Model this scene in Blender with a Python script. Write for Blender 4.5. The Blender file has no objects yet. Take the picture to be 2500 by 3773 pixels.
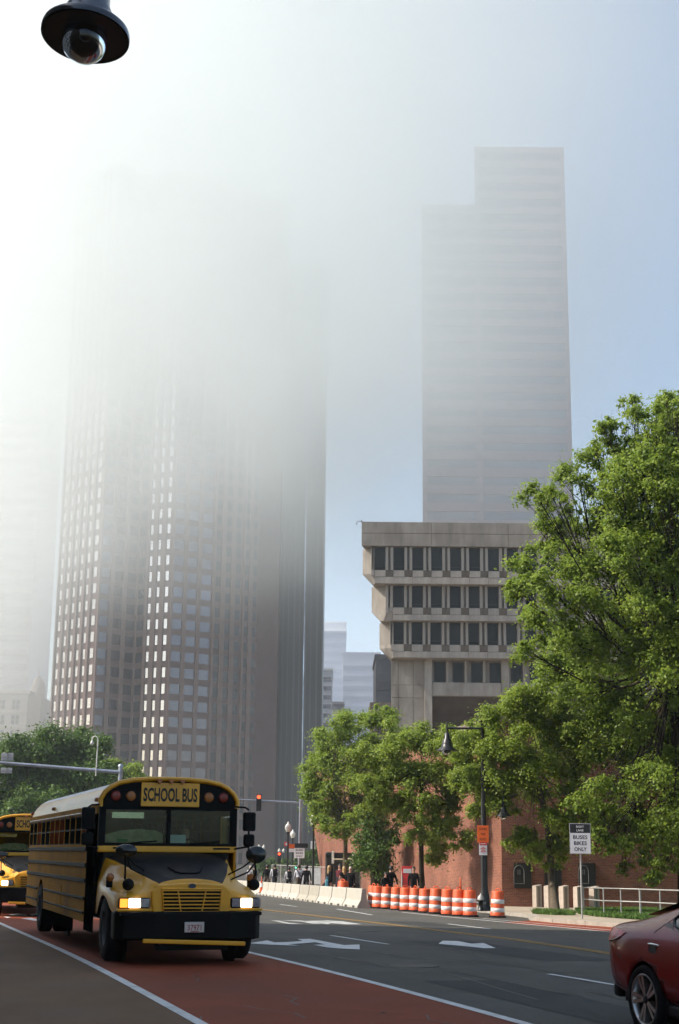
import bpy, bmesh, math, random
import numpy as np
from mathutils import Vector, Matrix

random.seed(7)
RNG = np.random.default_rng(11)
scene = bpy.context.scene
COL = scene.collection
R = math.radians

# ------------------------------------------------------------------ camera
F, CX, CY, YH, ROLL, EYE = 5240.0, 1250.0, 1886.5, 3110.0, 0.010, 1.83
TH = math.atan((YH - CY) / F)
_ct, _st, _cr, _sr = math.cos(TH), math.sin(TH), math.cos(ROLL), math.sin(ROLL)
FW = Vector((0, _ct, _st))
_up0, _rt0 = Vector((0, -_st, _ct)), Vector((1, 0, 0))
RT = _rt0 * _cr + _up0 * _sr
UP = _up0 * _cr - _rt0 * _sr
O = Vector((0, 0, EYE))
cd = bpy.data.cameras.new('camera')
cam = bpy.data.objects.new('camera', cd)
COL.objects.link(cam)
cd.sensor_fit = 'VERTICAL'
cd.sensor_height = 36.0
cd.lens = 36.0 * F / 3773.0
cd.clip_start, cd.clip_end = 0.1, 6000
m4 = Matrix((RT, UP, -FW)).transposed().to_4x4()
m4.translation = O
cam.matrix_world = m4
scene.camera = cam

# ------------------------------------------------------------------ light
SUN_AZ, SUN_EL = -97.0, 43.0          # degrees, clockwise from +Y
w = bpy.data.worlds.new('World')
scene.world = w
w.use_nodes = True
nt = w.node_tree
bg = nt.nodes['Background']
sky = nt.nodes.new('ShaderNodeTexSky')
sky.sky_type = 'NISHITA'
sky.sun_disc = False
sky.sun_elevation = R(SUN_EL)
sky.sun_rotation = R(SUN_AZ)
sky.air_density, sky.dust_density, sky.ozone_density = 1.0, 2.0, 1.0
wb = nt.nodes.new('ShaderNodeMix'); wb.data_type = 'RGBA'; wb.blend_type = 'MULTIPLY'; wb.inputs[0].default_value = 1
wb.inputs[7].default_value = (1.0, 1.0, .955, 1)          # film balance: a little less blue
nt.links.new(sky.outputs[0], wb.inputs[6]); nt.links.new(wb.outputs[2], bg.inputs[0])
bg.inputs[1].default_value = 0.15
sl = bpy.data.lights.new('sun', 'SUN')
sl.energy, sl.angle, sl.color = 4.2, R(0.53), (1.0, 0.93, 0.82)
so = bpy.data.objects.new('sun', sl)
COL.objects.link(so)
sd = Vector((math.sin(R(SUN_AZ)) * math.cos(R(SUN_EL)), math.cos(R(SUN_AZ)) * math.cos(R(SUN_EL)), math.sin(R(SUN_EL))))
so.rotation_euler = sd.to_track_quat('Z', 'Y').to_euler()
so.location = (-60, 20, 60)
vs = scene.view_settings
vs.view_transform, vs.look, vs.exposure, vs.gamma = 'Standard', 'None', 0.68, 1.0
vs.use_curve_mapping = False
cy = scene.cycles
cy.use_denoising = True
cy.max_bounces, cy.diffuse_bounces, cy.glossy_bounces, cy.transmission_bounces, cy.transparent_max_bounces = 18, 3, 3, 4, 12
cy.volume_bounces = 12
cy.volume_step_rate = 1.0
cy.volume_max_steps = 64
cy.use_adaptive_sampling = True
cy.adaptive_threshold = 0.03
cy.caustics_reflective = cy.caustics_refractive = False

# ------------------------------------------------------------------ places
def ray(px, py):
    return FW * F + RT * (px - CX) - UP * (py - CY)
def PY(px, py, y):
    d = ray(px, py); return O + d * (y / d.y)
def PD(px, py, dep):
    return O + ray(px, py) * (dep / F)
def zg(x, y):                          # the street falls away gently to the north-east
    a = min(y + .6 * x - 21, 150.0)
    q = 0.0 if a < -4 else (a if a > 4 else (a + 4) ** 2 / 16)
    return -.02 * q
def G(px, py, dz=0.0):
    d = ray(px, py); lo, hi = 0.0, 3000.0 / d.y
    for _ in range(60):
        m = (lo + hi) / 2; p = O + d * m
        if p.z < zg(p.x, p.y) + dz: hi = m
        else: lo = m
    return O + d * lo
PSI = R(17.9)                          # heading of the street
U2 = Vector((-math.sin(PSI), math.cos(PSI), 0)); V2 = Vector((math.cos(PSI), math.sin(PSI), 0))
def ST(s, t, dz=0.0):
    p = U2 * s + V2 * t; p.z = zg(p.x, p.y) + dz; return p

# ------------------------------------------------------------------ materials
MATS = {}
def mat(name, col, rough=.6, metal=0., var=.12, vs=3., bump=0., bs=40., spec=.5, coat=0., emit=None, es=1., col2=None, det=4., stretch=None, dirt=None):
    if name in MATS: return MATS[name]
    m = bpy.data.materials.new(name); m.use_nodes = True
    n, l = m.node_tree.nodes, m.node_tree.links
    b = n['Principled BSDF']
    b.inputs['Roughness'].default_value = rough; b.inputs['Metallic'].default_value = metal
    b.inputs['Specular IOR Level'].default_value = spec
    b.inputs['Coat Weight'].default_value = coat; b.inputs['Coat Roughness'].default_value = .06
    tc = n.new('ShaderNodeTexCoord'); src = tc.outputs['Object']
    if stretch:
        mp = n.new('ShaderNodeMapping'); mp.inputs['Scale'].default_value = stretch
        l.new(src, mp.inputs[0]); src = mp.outputs[0]
    nz = n.new('ShaderNodeTexNoise'); nz.inputs['Scale'].default_value = vs; nz.inputs['Detail'].default_value = det
    nz.inputs['Roughness'].default_value = .62
    l.new(src, nz.inputs[0])
    rp = n.new('ShaderNodeMapRange'); rp.inputs[1].default_value = .3; rp.inputs[2].default_value = .7
    l.new(nz.outputs[0], rp.inputs[0])
    mx = n.new('ShaderNodeMix'); mx.data_type = 'RGBA'
    c = tuple(col)
    mx.inputs[6].default_value = tuple(min(1, x * (1 - var)) for x in c) + (1,)
    mx.inputs[7].default_value = (tuple(col2) if col2 else tuple(min(1, x * (1 + var)) for x in c)) + (1,)
    l.new(rp.outputs[0], mx.inputs[0])
    out = mx.outputs[2]
    if dirt:                           # (colour, scale, amount): patches of grime
        n2 = n.new('ShaderNodeTexNoise'); n2.inputs['Scale'].default_value = dirt[1]; n2.inputs['Detail'].default_value = 6
        l.new(tc.outputs['Object'], n2.inputs[0])
        r2 = n.new('ShaderNodeMapRange'); r2.inputs[1].default_value = .5; r2.inputs[2].default_value = .75; r2.inputs[4].default_value = dirt[2]
        l.new(n2.outputs[0], r2.inputs[0])
        m2 = n.new('ShaderNodeMix'); m2.data_type = 'RGBA'; m2.inputs[7].default_value = tuple(dirt[0]) + (1,)
        l.new(r2.outputs[0], m2.inputs[0]); l.new(out, m2.inputs[6]); out = m2.outputs[2]
    l.new(out, b.inputs['Base Color'])
    if bump:
        n3 = n.new('ShaderNodeTexNoise'); n3.inputs['Scale'].default_value = bs; n3.inputs['Detail'].default_value = 3
        l.new(src, n3.inputs[0])
        bp = n.new('ShaderNodeBump'); bp.inputs['Strength'].default_value = bump; bp.inputs['Distance'].default_value = .02
        l.new(n3.outputs[0], bp.inputs['Height']); l.new(bp.outputs[0], b.inputs['Normal'])
    if emit:
        b.inputs['Emission Color'].default_value = tuple(emit) + (1,); b.inputs['Emission Strength'].default_value = es
    MATS[name] = m
    return m
def glass(name, tint=(.8, .85, .85), opac=.25, rough=.03, refl=1.5):
    if name in MATS: return MATS[name]
    m = bpy.data.materials.new(name); m.use_nodes = True
    n, l = m.node_tree.nodes, m.node_tree.links
    n.remove(n['Principled BSDF'])
    t = n.new('ShaderNodeBsdfTransparent'); t.inputs[0].default_value = tuple(x * (1 - opac) for x in tint) + (1,)
    g = n.new('ShaderNodeBsdfGlossy'); g.inputs['Roughness'].default_value = rough; g.inputs[0].default_value = (.9, .95, 1, 1)
    fr = n.new('ShaderNodeFresnel'); fr.inputs[0].default_value = refl
    mx = n.new('ShaderNodeMixShader')
    l.new(fr.outputs[0], mx.inputs[0]); l.new(t.outputs[0], mx.inputs[1]); l.new(g.outputs[0], mx.inputs[2])
    l.new(mx.outputs[0], n['Material Output'].inputs[0])
    MATS[name] = m
    return m

# ------------------------------------------------------------------ mesh builder
class MB:
    def __init__(s): s.v, s.f, s.m, s.smo = [], [], [], []
    def add(s, vs, fs, mi=0, sm=False, M=None):
        o = len(s.v)
        s.v += [tuple(M @ Vector(p)) if M is not None else tuple(p) for p in vs]
        for f in fs: s.f.append(tuple(i + o for i in f)); s.m.append(mi); s.smo.append(sm)
        return s
    def box(s, a, b, mi=0, M=None):
        x0, y0, z0 = a; x1, y1, z1 = b
        vs = [(x0, y0, z0), (x1, y0, z0), (x1, y1, z0), (x0, y1, z0), (x0, y0, z1), (x1, y0, z1), (x1, y1, z1), (x0, y1, z1)]
        return s.add(vs, [(0, 3, 2, 1), (4, 5, 6, 7), (0, 1, 5, 4), (1, 2, 6, 5), (2, 3, 7, 6), (3, 0, 4, 7)], mi, False, M)
    def bbox(s, a, b, r=.02, mi=0, M=None):      # box with chamfered edges
        bm = bmesh.new(); bmesh.ops.create_cube(bm, size=1)
        c = [(a[i] + b[i]) / 2 for i in range(3)]; d = [abs(b[i] - a[i]) for i in range(3)]
        for v in bm.verts: v.co = Vector((c[0] + v.co.x * d[0], c[1] + v.co.y * d[1], c[2] + v.co.z * d[2]))
        bmesh.ops.bevel(bm, geom=bm.edges[:], offset=min(r, min(d) * .45), segments=2, affect='EDGES', profile=.5)
        return s.bm(bm, mi, M)
    def bm(s, bm, mi=0, M=None, sm=False):
        bm.verts.index_update()
        s.add([v.co for v in bm.verts], [[v.index for v in f.verts] for f in bm.faces], mi, sm, M); bm.free(); return s
    def tube(s, pts, rad, n=8, mi=0, cap=True, sm=True, M=None):
        pts = [Vector(p) for p in pts]; rad = rad if isinstance(rad, (list, tuple)) else [rad] * len(pts)
        vs, fs = [], []; pr = None
        for i, p in enumerate(pts):
            d = (pts[min(i + 1, len(pts) - 1)] - pts[max(i - 1, 0)]).normalized()
            if pr is None: pr = d.orthogonal().normalized()
            pr = (pr - d * pr.dot(d)); pr = pr.normalized() if pr.length > 1e-6 else d.orthogonal().normalized()
            q = d.cross(pr)
            for k in range(n):
                a = 2 * math.pi * k / n; vs.append(p + (pr * math.cos(a) + q * math.sin(a)) * rad[i])
        for i in range(len(pts) - 1):
            for k in range(n):
                fs.append((i * n + k, i * n + (k + 1) % n, (i + 1) * n + (k + 1) % n, (i + 1) * n + k))
        s.add(vs, fs, mi, sm, M)
        if cap: s.add(vs[:n], [tuple(range(n))[::-1]], mi, False, M); s.add(vs[-n:], [tuple(range(n))], mi, False, M)
        return s
    def lathe(s, prof, n=20, mi=0, sm=True, M=None, cap=True):   # prof: (r, z)
        vs, fs = [], []
        for r, z in prof:
            for k in range(n):
                a = 2 * math.pi * k / n; vs.append((r * math.cos(a), r * math.sin(a), z))
        for i in range(len(prof) - 1):
            for k in range(n): fs.append((i * n + k, i * n + (k + 1) % n, (i + 1) * n + (k + 1) % n, (i + 1) * n + k))
        s.add(vs, fs, mi, sm, M)
        if cap:
            if prof[0][0] > 1e-4: s.add(vs[:n], [tuple(range(n))[::-1]], mi, False, M)
            if prof[-1][0] > 1e-4: s.add(vs[-n:], [tuple(range(n))], mi, False, M)
        return s
    def prism(s, poly, d0, d1, mi=0, axis='y', M=None):         # polygon (a, b) swept along an axis
        f = {'y': lambda a, b, d: (a, d, b), 'x': lambda a, b, d: (d, a, b), 'z': lambda a, b, d: (a, b, d)}[axis]
        n = len(poly)
        vs = [f(a, b, d0) for a, b in poly] + [f(a, b, d1) for a, b in poly]
        fs = [tuple(range(n))[::-1], tuple(range(n, 2 * n))] + [(i, (i + 1) % n, n + (i + 1) % n, n + i) for i in range(n)]
        return s.add(vs, fs, mi, False, M)
    def loft(s, secs, mi=0, sm=True, closed=False, cap=False, mif=None, M=None):
        n = len(secs[0]); vs = [p for sc in secs for p in sc]; o = len(s.v)
        s.add(vs, [], 0, sm, M)
        for i in range(len(secs) - 1):
            for k in range(n if closed else n - 1):
                s.f.append((o + i * n + k, o + i * n + (k + 1) % n, o + (i + 1) * n + (k + 1) % n, o + (i + 1) * n + k))
                s.m.append(mif(i, k) if mif else mi); s.smo.append(sm)
        if cap:
            s.add(secs[0], [tuple(range(n))[::-1]], mi, False, M); s.add(secs[-1], [tuple(range(n))], mi, False, M)
        return s
    def mesh(s, name, mats):
        me = bpy.data.meshes.new(name); me.from_pydata(s.v, [], s.f)
        for m in (mats if isinstance(mats, (list, tuple)) else [mats]): me.materials.append(m)
        me.polygons.foreach_set('material_index', s.m); me.polygons.foreach_set('use_smooth', s.smo); me.update()
        return me
    def build(s, name, mats, parent=None, loc=None, rz=0, fix=False, **k):
        me = s.mesh(name, mats)
        if fix:
            bm = bmesh.new(); bm.from_mesh(me); bmesh.ops.remove_doubles(bm, verts=bm.verts, dist=1e-4)
            bmesh.ops.recalc_face_normals(bm, faces=bm.faces); bm.to_mesh(me); bm.free()
        o = bpy.data.objects.new(name, me); COL.objects.link(o); o.parent = parent
        if loc is not None: o.location = loc
        o.rotation_euler.z = rz
        return tag(o, **k)
def tag(o, label=None, cat=None, group=None, kind=None):
    if label: o['label'] = label
    if cat: o['category'] = cat
    if group: o['group'] = group
    if kind: o['kind'] = kind
    return o
def thing(name, label, cat, loc=(0, 0, 0), rz=0, group=None):
    o = bpy.data.objects.new(name, None); COL.objects.link(o); o.empty_display_size = .2
    o.location = loc; o.rotation_euler.z = rz
    return tag(o, label, cat, group)
KIDS = {}
def kids(o): return [c for c in bpy.data.objects if c.parent == o]
def copy_tree(o, parent=None, kidmap=None):
    if kidmap is None:
        kidmap = {}
        for c in bpy.data.objects:
            if c.parent: kidmap.setdefault(c.parent.name, []).append(c)
    c = o.copy(); COL.objects.link(c); c.parent = parent
    for ch in kidmap.get(o.name, []): copy_tree(ch, c, kidmap)
    return c
def inst(o, parent, loc, rz=None):
    c = o.copy(); COL.objects.link(c); c.parent = parent; c.location = loc
    if rz is not None: c.rotation_euler.z = rz
    return c
_FONT = {}
def text_mesh(txt, h, wid=None, bold=0.0, depth=.002):
    """Flat lettering in the x-z plane, centred, facing -y, as a mesh."""
    cu = bpy.data.curves.new('text', 'FONT'); cu.body = txt; cu.align_x = 'CENTER'; cu.align_y = 'CENTER'
    cu.offset = bold; cu.extrude = 0; cu.resolution_u = 3
    to = bpy.data.objects.new('text', cu); COL.objects.link(to)
    dg = bpy.context.evaluated_depsgraph_get(); dg.update()
    me = bpy.data.meshes.new_from_object(to.evaluated_get(dg))
    bpy.data.objects.remove(to); bpy.data.curves.remove(cu)
    co = np.array([v.co for v in me.vertices]); 
    mn, mxx = co.min(0), co.max(0); c = (mn + mxx) / 2
    sy = h / (mxx[1] - mn[1]); sx = sy if wid is None else wid / (mxx[0] - mn[0])
    vs = [((p[0] - c[0]) * sx, 0, (p[1] - c[1]) * sy) for p in co]
    fs = [tuple(p.vertices) for p in me.polygons]
    bpy.data.meshes.remove(me)
    return vs, fs
def lettering(txt, h, wid, mt, parent, loc, rz=0, bold=0.0, name='lettering'):
    vs, fs = text_mesh(txt, h, wid, bold)
    return MB().add(vs, fs).build(name, mt, parent, loc, rz)
def boolean_cut(o, cutter):
    md = o.modifiers.new('cut', 'BOOLEAN'); md.object = cutter; md.operation = 'DIFFERENCE'; md.solver = 'EXACT'
    dg = bpy.context.evaluated_depsgraph_get(); dg.update()
    me = bpy.data.meshes.new_from_object(o.evaluated_get(dg)); o.modifiers.clear(); o.data = me
    bpy.data.objects.remove(cutter)
HAZE_D, CL_D0, CL_D1, CL_D2, CL_D3, CL_N, CL_G, CL_T, CL_Y, CL_S = .00028, .0003, .0122, .0034, .026, 60., 0., .62, 120., .2
# ------------------------------------------------------------------ haze and low cloud
def volume_box(name, a, b, kind='stuff'):
    return MB().box(a, b).build(name, [], kind=kind)
hz = volume_box('haze', (-420, -70, -8), (420, 900, 214))
m = bpy.data.materials.new('haze'); m.use_nodes = True
n, l = m.node_tree.nodes, m.node_tree.links
n.remove(n['Principled BSDF'])
pv = n.new('ShaderNodeVolumePrincipled'); pv.inputs['Color'].default_value = (.86, .92, 1, 1)
pv.inputs['Density'].default_value = HAZE_D; pv.inputs['Anisotropy'].default_value = .25
l.new(pv.outputs[0], n['Material Output'].inputs['Volume'])
hz.data.materials.append(m)

# the bank of low cloud that swallows the tower tops: a real volume hanging over the square
FB0, FB1 = Vector((-125, 120, -6)), Vector((130, 420, 245))
fb = volume_box('cloud', FB0, FB1)
m = bpy.data.materials.new('low_cloud'); m.use_nodes = True
n, l = m.node_tree.nodes, m.node_tree.links
n.remove(n['Principled BSDF'])
pv = n.new('ShaderNodeVolumePrincipled'); pv.inputs['Color'].default_value = (.935, .962, .955, 1)
pv.inputs['Anisotropy'].default_value = CL_G
tc = n.new('ShaderNodeTexCoord')
sep = n.new('ShaderNodeSeparateXYZ'); l.new(tc.outputs['Object'], sep.inputs[0])
def mth(op, a, b=None, c=None):
    k = n.new('ShaderNodeMath'); k.operation = op
    for i, x in enumerate((a, b, c)):
        if x is None: continue
        if isinstance(x, (int, float)): k.inputs[i].default_value = x
        else: l.new(x, k.inputs[i])
    return k.outputs[0]
def smooth(x, a, b, lo=0., hi=1.):
    k = n.new('ShaderNodeMapRange'); k.interpolation_type = 'SMOOTHSTEP'
    l.new(x, k.inputs[0])
    for i, q in enumerate((a, b, lo, hi)): k.inputs[i + 1].default_value = q
    return k.outputs[0]
nz = n.new('ShaderNodeTexNoise'); nz.inputs['Scale'].default_value = .017; nz.inputs['Detail'].default_value = 2.5
l.new(tc.outputs['Object'], nz.inputs[0])
X, Y_, Z = sep.outputs[0], sep.outputs[1], sep.outputs[2]
zz = mth('ADD', mth('MULTIPLY_ADD', Y_, -CL_S, Z), mth('ADD', 335. * CL_S, mth('MULTIPLY_ADD', nz.outputs[0], CL_N, -CL_N / 2)))     # ragged underside
xx = mth('MULTIPLY_ADD', nz.outputs[0], 50., X)
left = mth('MULTIPLY', smooth(xx, 88., 12.), smooth(X, -90., -35., .15, 1.))                                       # dense over the western towers
hgt = mth('MULTIPLY', smooth(zz, 50., 118.), smooth(zz, 235., 140., CL_T, 1.))
n2_ = n.new('ShaderNodeTexNoise'); n2_.inputs['Scale'].default_value = .028; n2_.inputs['Detail'].default_value = 4.; n2_.inputs['Roughness'].default_value = .6; n2_.inputs['Distortion'].default_value = .6
l.new(tc.outputs['Object'], n2_.inputs[0])
wisp = smooth(n2_.outputs[0], .33, .68, .35, 1.65)                  # torn, uneven wisps
d1 = mth('MULTIPLY', mth('MULTIPLY', mth('MULTIPLY', left, hgt), wisp), CL_D1)
thin = mth('MULTIPLY', smooth(zz, 50., 130.), smooth(xx, 130., 40., .15, 1.))
d2 = mth('MULTIPLY', thin, CL_D2)
far = mth('MULTIPLY', mth('MULTIPLY', mth('MULTIPLY', smooth(X, -52., -72.), smooth(Y_, 300., 350.)), smooth(Z, 8., 75., .22, 1.)), CL_D3)
edge = mth('MULTIPLY', smooth(Z, 245., 200.), smooth(X, 130., 95.))
edge = mth('MULTIPLY', edge, mth('MULTIPLY', smooth(Y_, CL_Y, CL_Y + 60.), smooth(Y_, 400., 360.)))
low = mth('MULTIPLY', mth('MULTIPLY', smooth(Y_, 190., 290.), smooth(Y_, 420., 400.)), CL_D0)
edge = mth('MULTIPLY', edge, mth('MULTIPLY', smooth(X, -125., -100.), smooth(Z, -6., 12., .5, 1.)))
dens = mth('ADD', mth('MULTIPLY', mth('ADD', mth('ADD', d1, d2), far), edge), low)
l.new(dens, pv.inputs['Density'])
l.new(pv.outputs[0], n['Material Output'].inputs['Volume'])
fb.data.materials.append(m)
fb['label'] = 'bank of pale low cloud around the tower tops'

# mist lying over the harbour end of town, behind the towers
mb_ = volume_box('mist', Vector((-80, 425, -7)), Vector((150, 880, 160)))
m = bpy.data.materials.new('mist'); m.use_nodes = True
n, l = m.node_tree.nodes, m.node_tree.links
n.remove(n['Principled BSDF'])
pv = n.new('ShaderNodeVolumePrincipled'); pv.inputs['Color'].default_value = (.78, .87, 1, 1)
tc = n.new('ShaderNodeTexCoord'); sep = n.new('ShaderNodeSeparateXYZ'); l.new(tc.outputs['Object'], sep.inputs[0])
l.new(mth('MULTIPLY', mth('MULTIPLY', smooth(sep.outputs[2], 150., 25.), smooth(sep.outputs[1], 425., 470.)), .0034), pv.inputs['Density'])
l.new(pv.outputs[0], n['Material Output'].inputs['Volume'])
mb_.data.materials.append(m)
mb_['label'] = 'pale mist between the far blocks'
# ------------------------------------------------------------------ ground, street, pavements
def sheet(name, left, right, dz, mt, kind='structure', step=1.0, nx=4, parent=None):
    """A strip between two polylines of (x, y), laid on the terrain."""
    def resample(pl, k):
        pl = [Vector((p[0], p[1], 0)) for p in pl]
        L = [0]
        for a, b in zip(pl, pl[1:]): L.append(L[-1] + (b - a).length)
        out = []
        for i in range(k + 1):
            d = L[-1] * i / k; j = 0
            while j < len(L) - 2 and L[j + 1] < d: j += 1
            out.append(pl[j].lerp(pl[j + 1], (d - L[j]) / max(L[j + 1] - L[j], 1e-9)))
        return out
    n = max(1, int(max(sum((Vector(b[:2]) - Vector(a[:2])).length for a, b in zip(p, p[1:])) for p in (left, right)) / step))
    a, b = resample(left, n), resample(right, n)
    vs, fs = [], []
    for p, q in zip(a, b):
        for k in range(nx + 1):
            c = p.lerp(q, k / nx); vs.append((c.x, c.y, zg(c.x, c.y) + dz))
    for i in range(n):
        for k in range(nx): o = i * (nx + 1) + k; fs.append((o, o + 1, o + nx + 2, o + nx + 1))
    o = MB().add(vs, fs, 0, True).build(name, mt, parent)
    bm = bmesh.new(); bm.from_mesh(o.data); bmesh.ops.recalc_face_normals(bm, faces=bm.faces)
    if sum(f.normal.z for f in bm.faces) < 0: bmesh.ops.reverse_faces(bm, faces=bm.faces)
    bm.to_mesh(o.data); bm.free()
    if kind: o['kind'] = kind
    return o
def stl(*pts): return [tuple(ST(s, t)[:2]) for s, t in pts]
ASPH = mat('asphalt', (.066, .062, .052), .78, var=.22, vs=.55, bump=.35, bs=90, spec=.35, dirt=((.085, .082, .078), .16, .55))
ASPH2 = mat('asphalt_old', (.06, .055, .05), .85, var=.25, vs=.4, bump=.3, bs=70, spec=.3)
REDL = mat('bus_lane_red', (.225, .040, .010), .8, var=.2, vs=.7, bump=.35, bs=90, spec=.3, dirt=((.11, .034, .018), .35, .7))
BROWN = mat('lane_brown', (.135, .070, .032), .8, var=.3, vs=.5, bump=.3, bs=60, spec=.3, stretch=(1, .35, 1), dirt=((.13, .10, .075), .5, .5))
PAINT = mat('road_paint', (.62, .62, .60), .6, var=.14, vs=6, dirt=((.25, .24, .22), 2.5, .55))
YPAINT = mat('road_paint_yellow', (.42, .24, .05), .65, var=.18, vs=5, dirt=((.14, .11, .06), 2.0, .5))
PAVE = mat('pavement_concrete', (.36, .30, .23), .85, var=.16, vs=.7, bump=.25, bs=50, spec=.25, dirt=((.22, .18, .14), .5, .6))
GRAN = mat('kerb_granite', (.34, .30, .25), .8, var=.2, vs=5, bump=.3, bs=30)
GRASSM = mat('turf_soil', (.05, .07, .02), .95, var=.3, vs=4)

xs = sorted(set([-410, -300, -200, -140, -100, -70, -50] + list(range(-40, 41, 1)) + [50, 70, 100, 140, 200, 300, 410]))
ys = sorted(set([-69, -40, -20, -10, -5] + list(range(0, 70, 1)) + list(range(70, 200, 5)) + [220, 260, 320, 400, 520, 700, 890]))
vs_ = [(x, y, zg(x, y) - .03) for y in ys for x in xs]
nx_ = len(xs)
MB().add(vs_, [(j * nx_ + i, j * nx_ + i + 1, (j + 1) * nx_ + i + 1, (j + 1) * nx_ + i) for j in range(len(ys) - 1) for i in range(nx_ - 1)], 0, True).build('ground', ASPH2, kind='structure')
sheet('road', stl((-12, 2.9), (190, 2.9)), stl((-12, 30), (190, 38)), 0, ASPH, nx=18)
sheet('side_lane', stl((2, -9), (46, -9)), stl((2, 3.43), (46, 3.43)), .004, BROWN, nx=10)
sheet('bus_lane', stl((2, 3.43), (62, 3.43)), stl((2, 6.72), (62, 6.72)), .004, REDL, nx=4)
def line(name, t0, t1, s0, s1, mt=PAINT, dz=.009): return sheet(name, stl((s0, t0), (s1, t0)), stl((s0, t1), (s1, t1)), dz, mt, nx=1)
line('road_line', 3.40, 3.53, 2, 46); line('road_line', 6.70, 6.84, 2, 70)
for s0, s1, t in ((17.3, 20.6, 10.08), (29.3, 33.3, 10.64), (42, 46, 10.75)): line('lane_dash_line', t - .055, t + .055, s0, s1)
yl = [G(2600, 3572), G(2250, 3515), G(1900, 3464), G(1350, 3397), G(937, 3349), G(800, 3334)]
for off in (-.12, .06):
    a = [(p.x + V2.x * off, p.y + V2.y * off) for p in yl]; b = [(p.x + V2.x * (off + .09), p.y + V2.y * (off + .09)) for p in yl]
    sheet('yellow_centre_line', a, b, .009, YPAINT, nx=1)
for (a, b) in (((1650, 3405), (1806, 3424)), ((1240, 3350), (1370, 3372)), ((1031, 3333), (1093, 3341))):
    p, q = G(*a), G(*b); h = V2 * .06
    sheet('lane_dash_line', [(p - h)[:2], (q - h)[:2]], [(p + h)[:2], (q + h)[:2]], .009, PAINT, nx=1)
e0 = [G(1480, 3362), G(1700, 3384), G(2270, 3437), G(2700, 3480)]
for o0, o1, k in ((-.07, .07, 0), (.75, .85, 1)):
    a = [(p.x + V2.x * o0, p.y + V2.y * o0) for p in e0[k:]]; b = [(p.x + V2.x * o1, p.y + V2.y * o1) for p in e0[k:]]
    sheet('road_edge_line', a, b, .009, PAINT, nx=1)
KERB = [(30, -2), (14.6, 32.5), (11.2, 40), (8.75, 45.4), (7.2, 49), (6.75, 51.2), (7.1, 54.5), (6.3, 60), (4.2, 70), (-.5, 92), (-6, 120), (-14, 160)]
sheet('red_kerb_lane', [(p.x + V2.x * .12, p.y + V2.y * .12) for p in (G(1830, 3399), G(2270, 3437), G(2700, 3480))], [(6.72, 51.0), (8.7, 45.4), (14.5, 32.5)], .005, REDL, nx=2)
def trace(name, pts, scale, ox, oy, mt=PAINT, dz=.009):
    P = [G(ox + x / scale, oy + y / scale) for x, y in pts]
    bm = bmesh.new(); vs = [bm.verts.new((p.x, p.y, 0)) for p in P]; bm.faces.new(vs)
    bmesh.ops.triangulate(bm, faces=bm.faces[:], ngon_method='EAR_CLIP')
    bmesh.ops.subdivide_edges(bm, edges=[e for e in bm.edges if e.calc_length() > 1.2], cuts=2)
    bmesh.ops.triangulate(bm, faces=bm.faces[:])
    for v in bm.verts: v.co.z = zg(v.co.x, v.co.y) + dz
    bmesh.ops.recalc_face_normals(bm, faces=bm.faces)
    me = bpy.data.meshes.new(name); bm.to_mesh(me); bm.free(); me.materials.append(mt)
    o = bpy.data.objects.new(name, me); COL.objects.link(o); o['kind'] = 'structure'
trace('lane_arrow_marking', [(40, 556), (265, 522), (345, 545), (500, 541), (672, 529), (610, 506), (755, 503), (860, 522), (1150, 577), (1328, 569), (1331, 626), (1130, 618), (960, 604), (800, 574), (935, 568), (815, 543), (660, 556), (500, 566), (640, 582), (470, 578), (300, 571)], 3.136, 900, 3300)
trace('lane_arrow_marking', [(180, 515), (205, 498), (290, 500), (372, 515), (440, 511), (512, 541), (440, 541), (350, 531), (215, 519)], 1.568, 1500, 3150)
WORN = mat('road_paint_worn', (.42, .42, .40), .7, var=.3, vs=3, dirt=((.09, .09, .085), 1.6, .9))
for q in ([(300, 288), (400, 292), (520, 318), (700, 334), (520, 332), (440, 318)], [(430, 290), (640, 290), (800, 308), (900, 330), (800, 330), (640, 302)],
          [(700, 296), (960, 290), (1130, 300), (1355, 334), (1180, 336), (1000, 322), (960, 334), (850, 318)]):
    trace('worn_word_marking', q, 3.136, 900, 3300, WORN)
for q in ([(45, 975), (95, 966), (150, 974), (160, 981), (90, 981)], [(165, 972), (225, 965), (232, 978), (180, 980)], [(120, 996), (180, 993), (232, 1003), (232, 1013), (190, 1008)], [(20, 985), (60, 988), (40, 994)]):
    trace('crossing_bar_marking', q, 1.568, 0, 2750)
# repairs in the asphalt, tyre-darkened tracks, iron covers and fallen litter
PATCH = mat('asphalt_patch', (.034, .034, .033), .8, var=.2, vs=1.5, bump=.3, bs=80, spec=.3)
SEAL = mat('crack_seal', (.016, .016, .016), .5, var=.2, vs=4)
for s0, s1, t0, t1 in ((24, 31, 11.6, 13.2), (14, 19.5, 7.6, 8.7), (35, 47, 8.2, 9.0), (40, 44, 15.6, 17.0)): sheet('asphalt_patch', stl((s0, t0), (s1, t0)), stl((s0, t1), (s1, t1)), .004, PATCH, nx=2)
for i in range(16):
    s_, t_ = random.uniform(12, 40), random.uniform(7.2, 14); pl_ = []
    for k in range(9): pl_.append((s_, t_)); s_ += random.uniform(.3, .8); t_ += random.uniform(-.16, .16)
    sheet('crack_seal', stl(*pl_), stl(*[(a, b + .035) for a, b in pl_]), .006, SEAL, nx=1)
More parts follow.
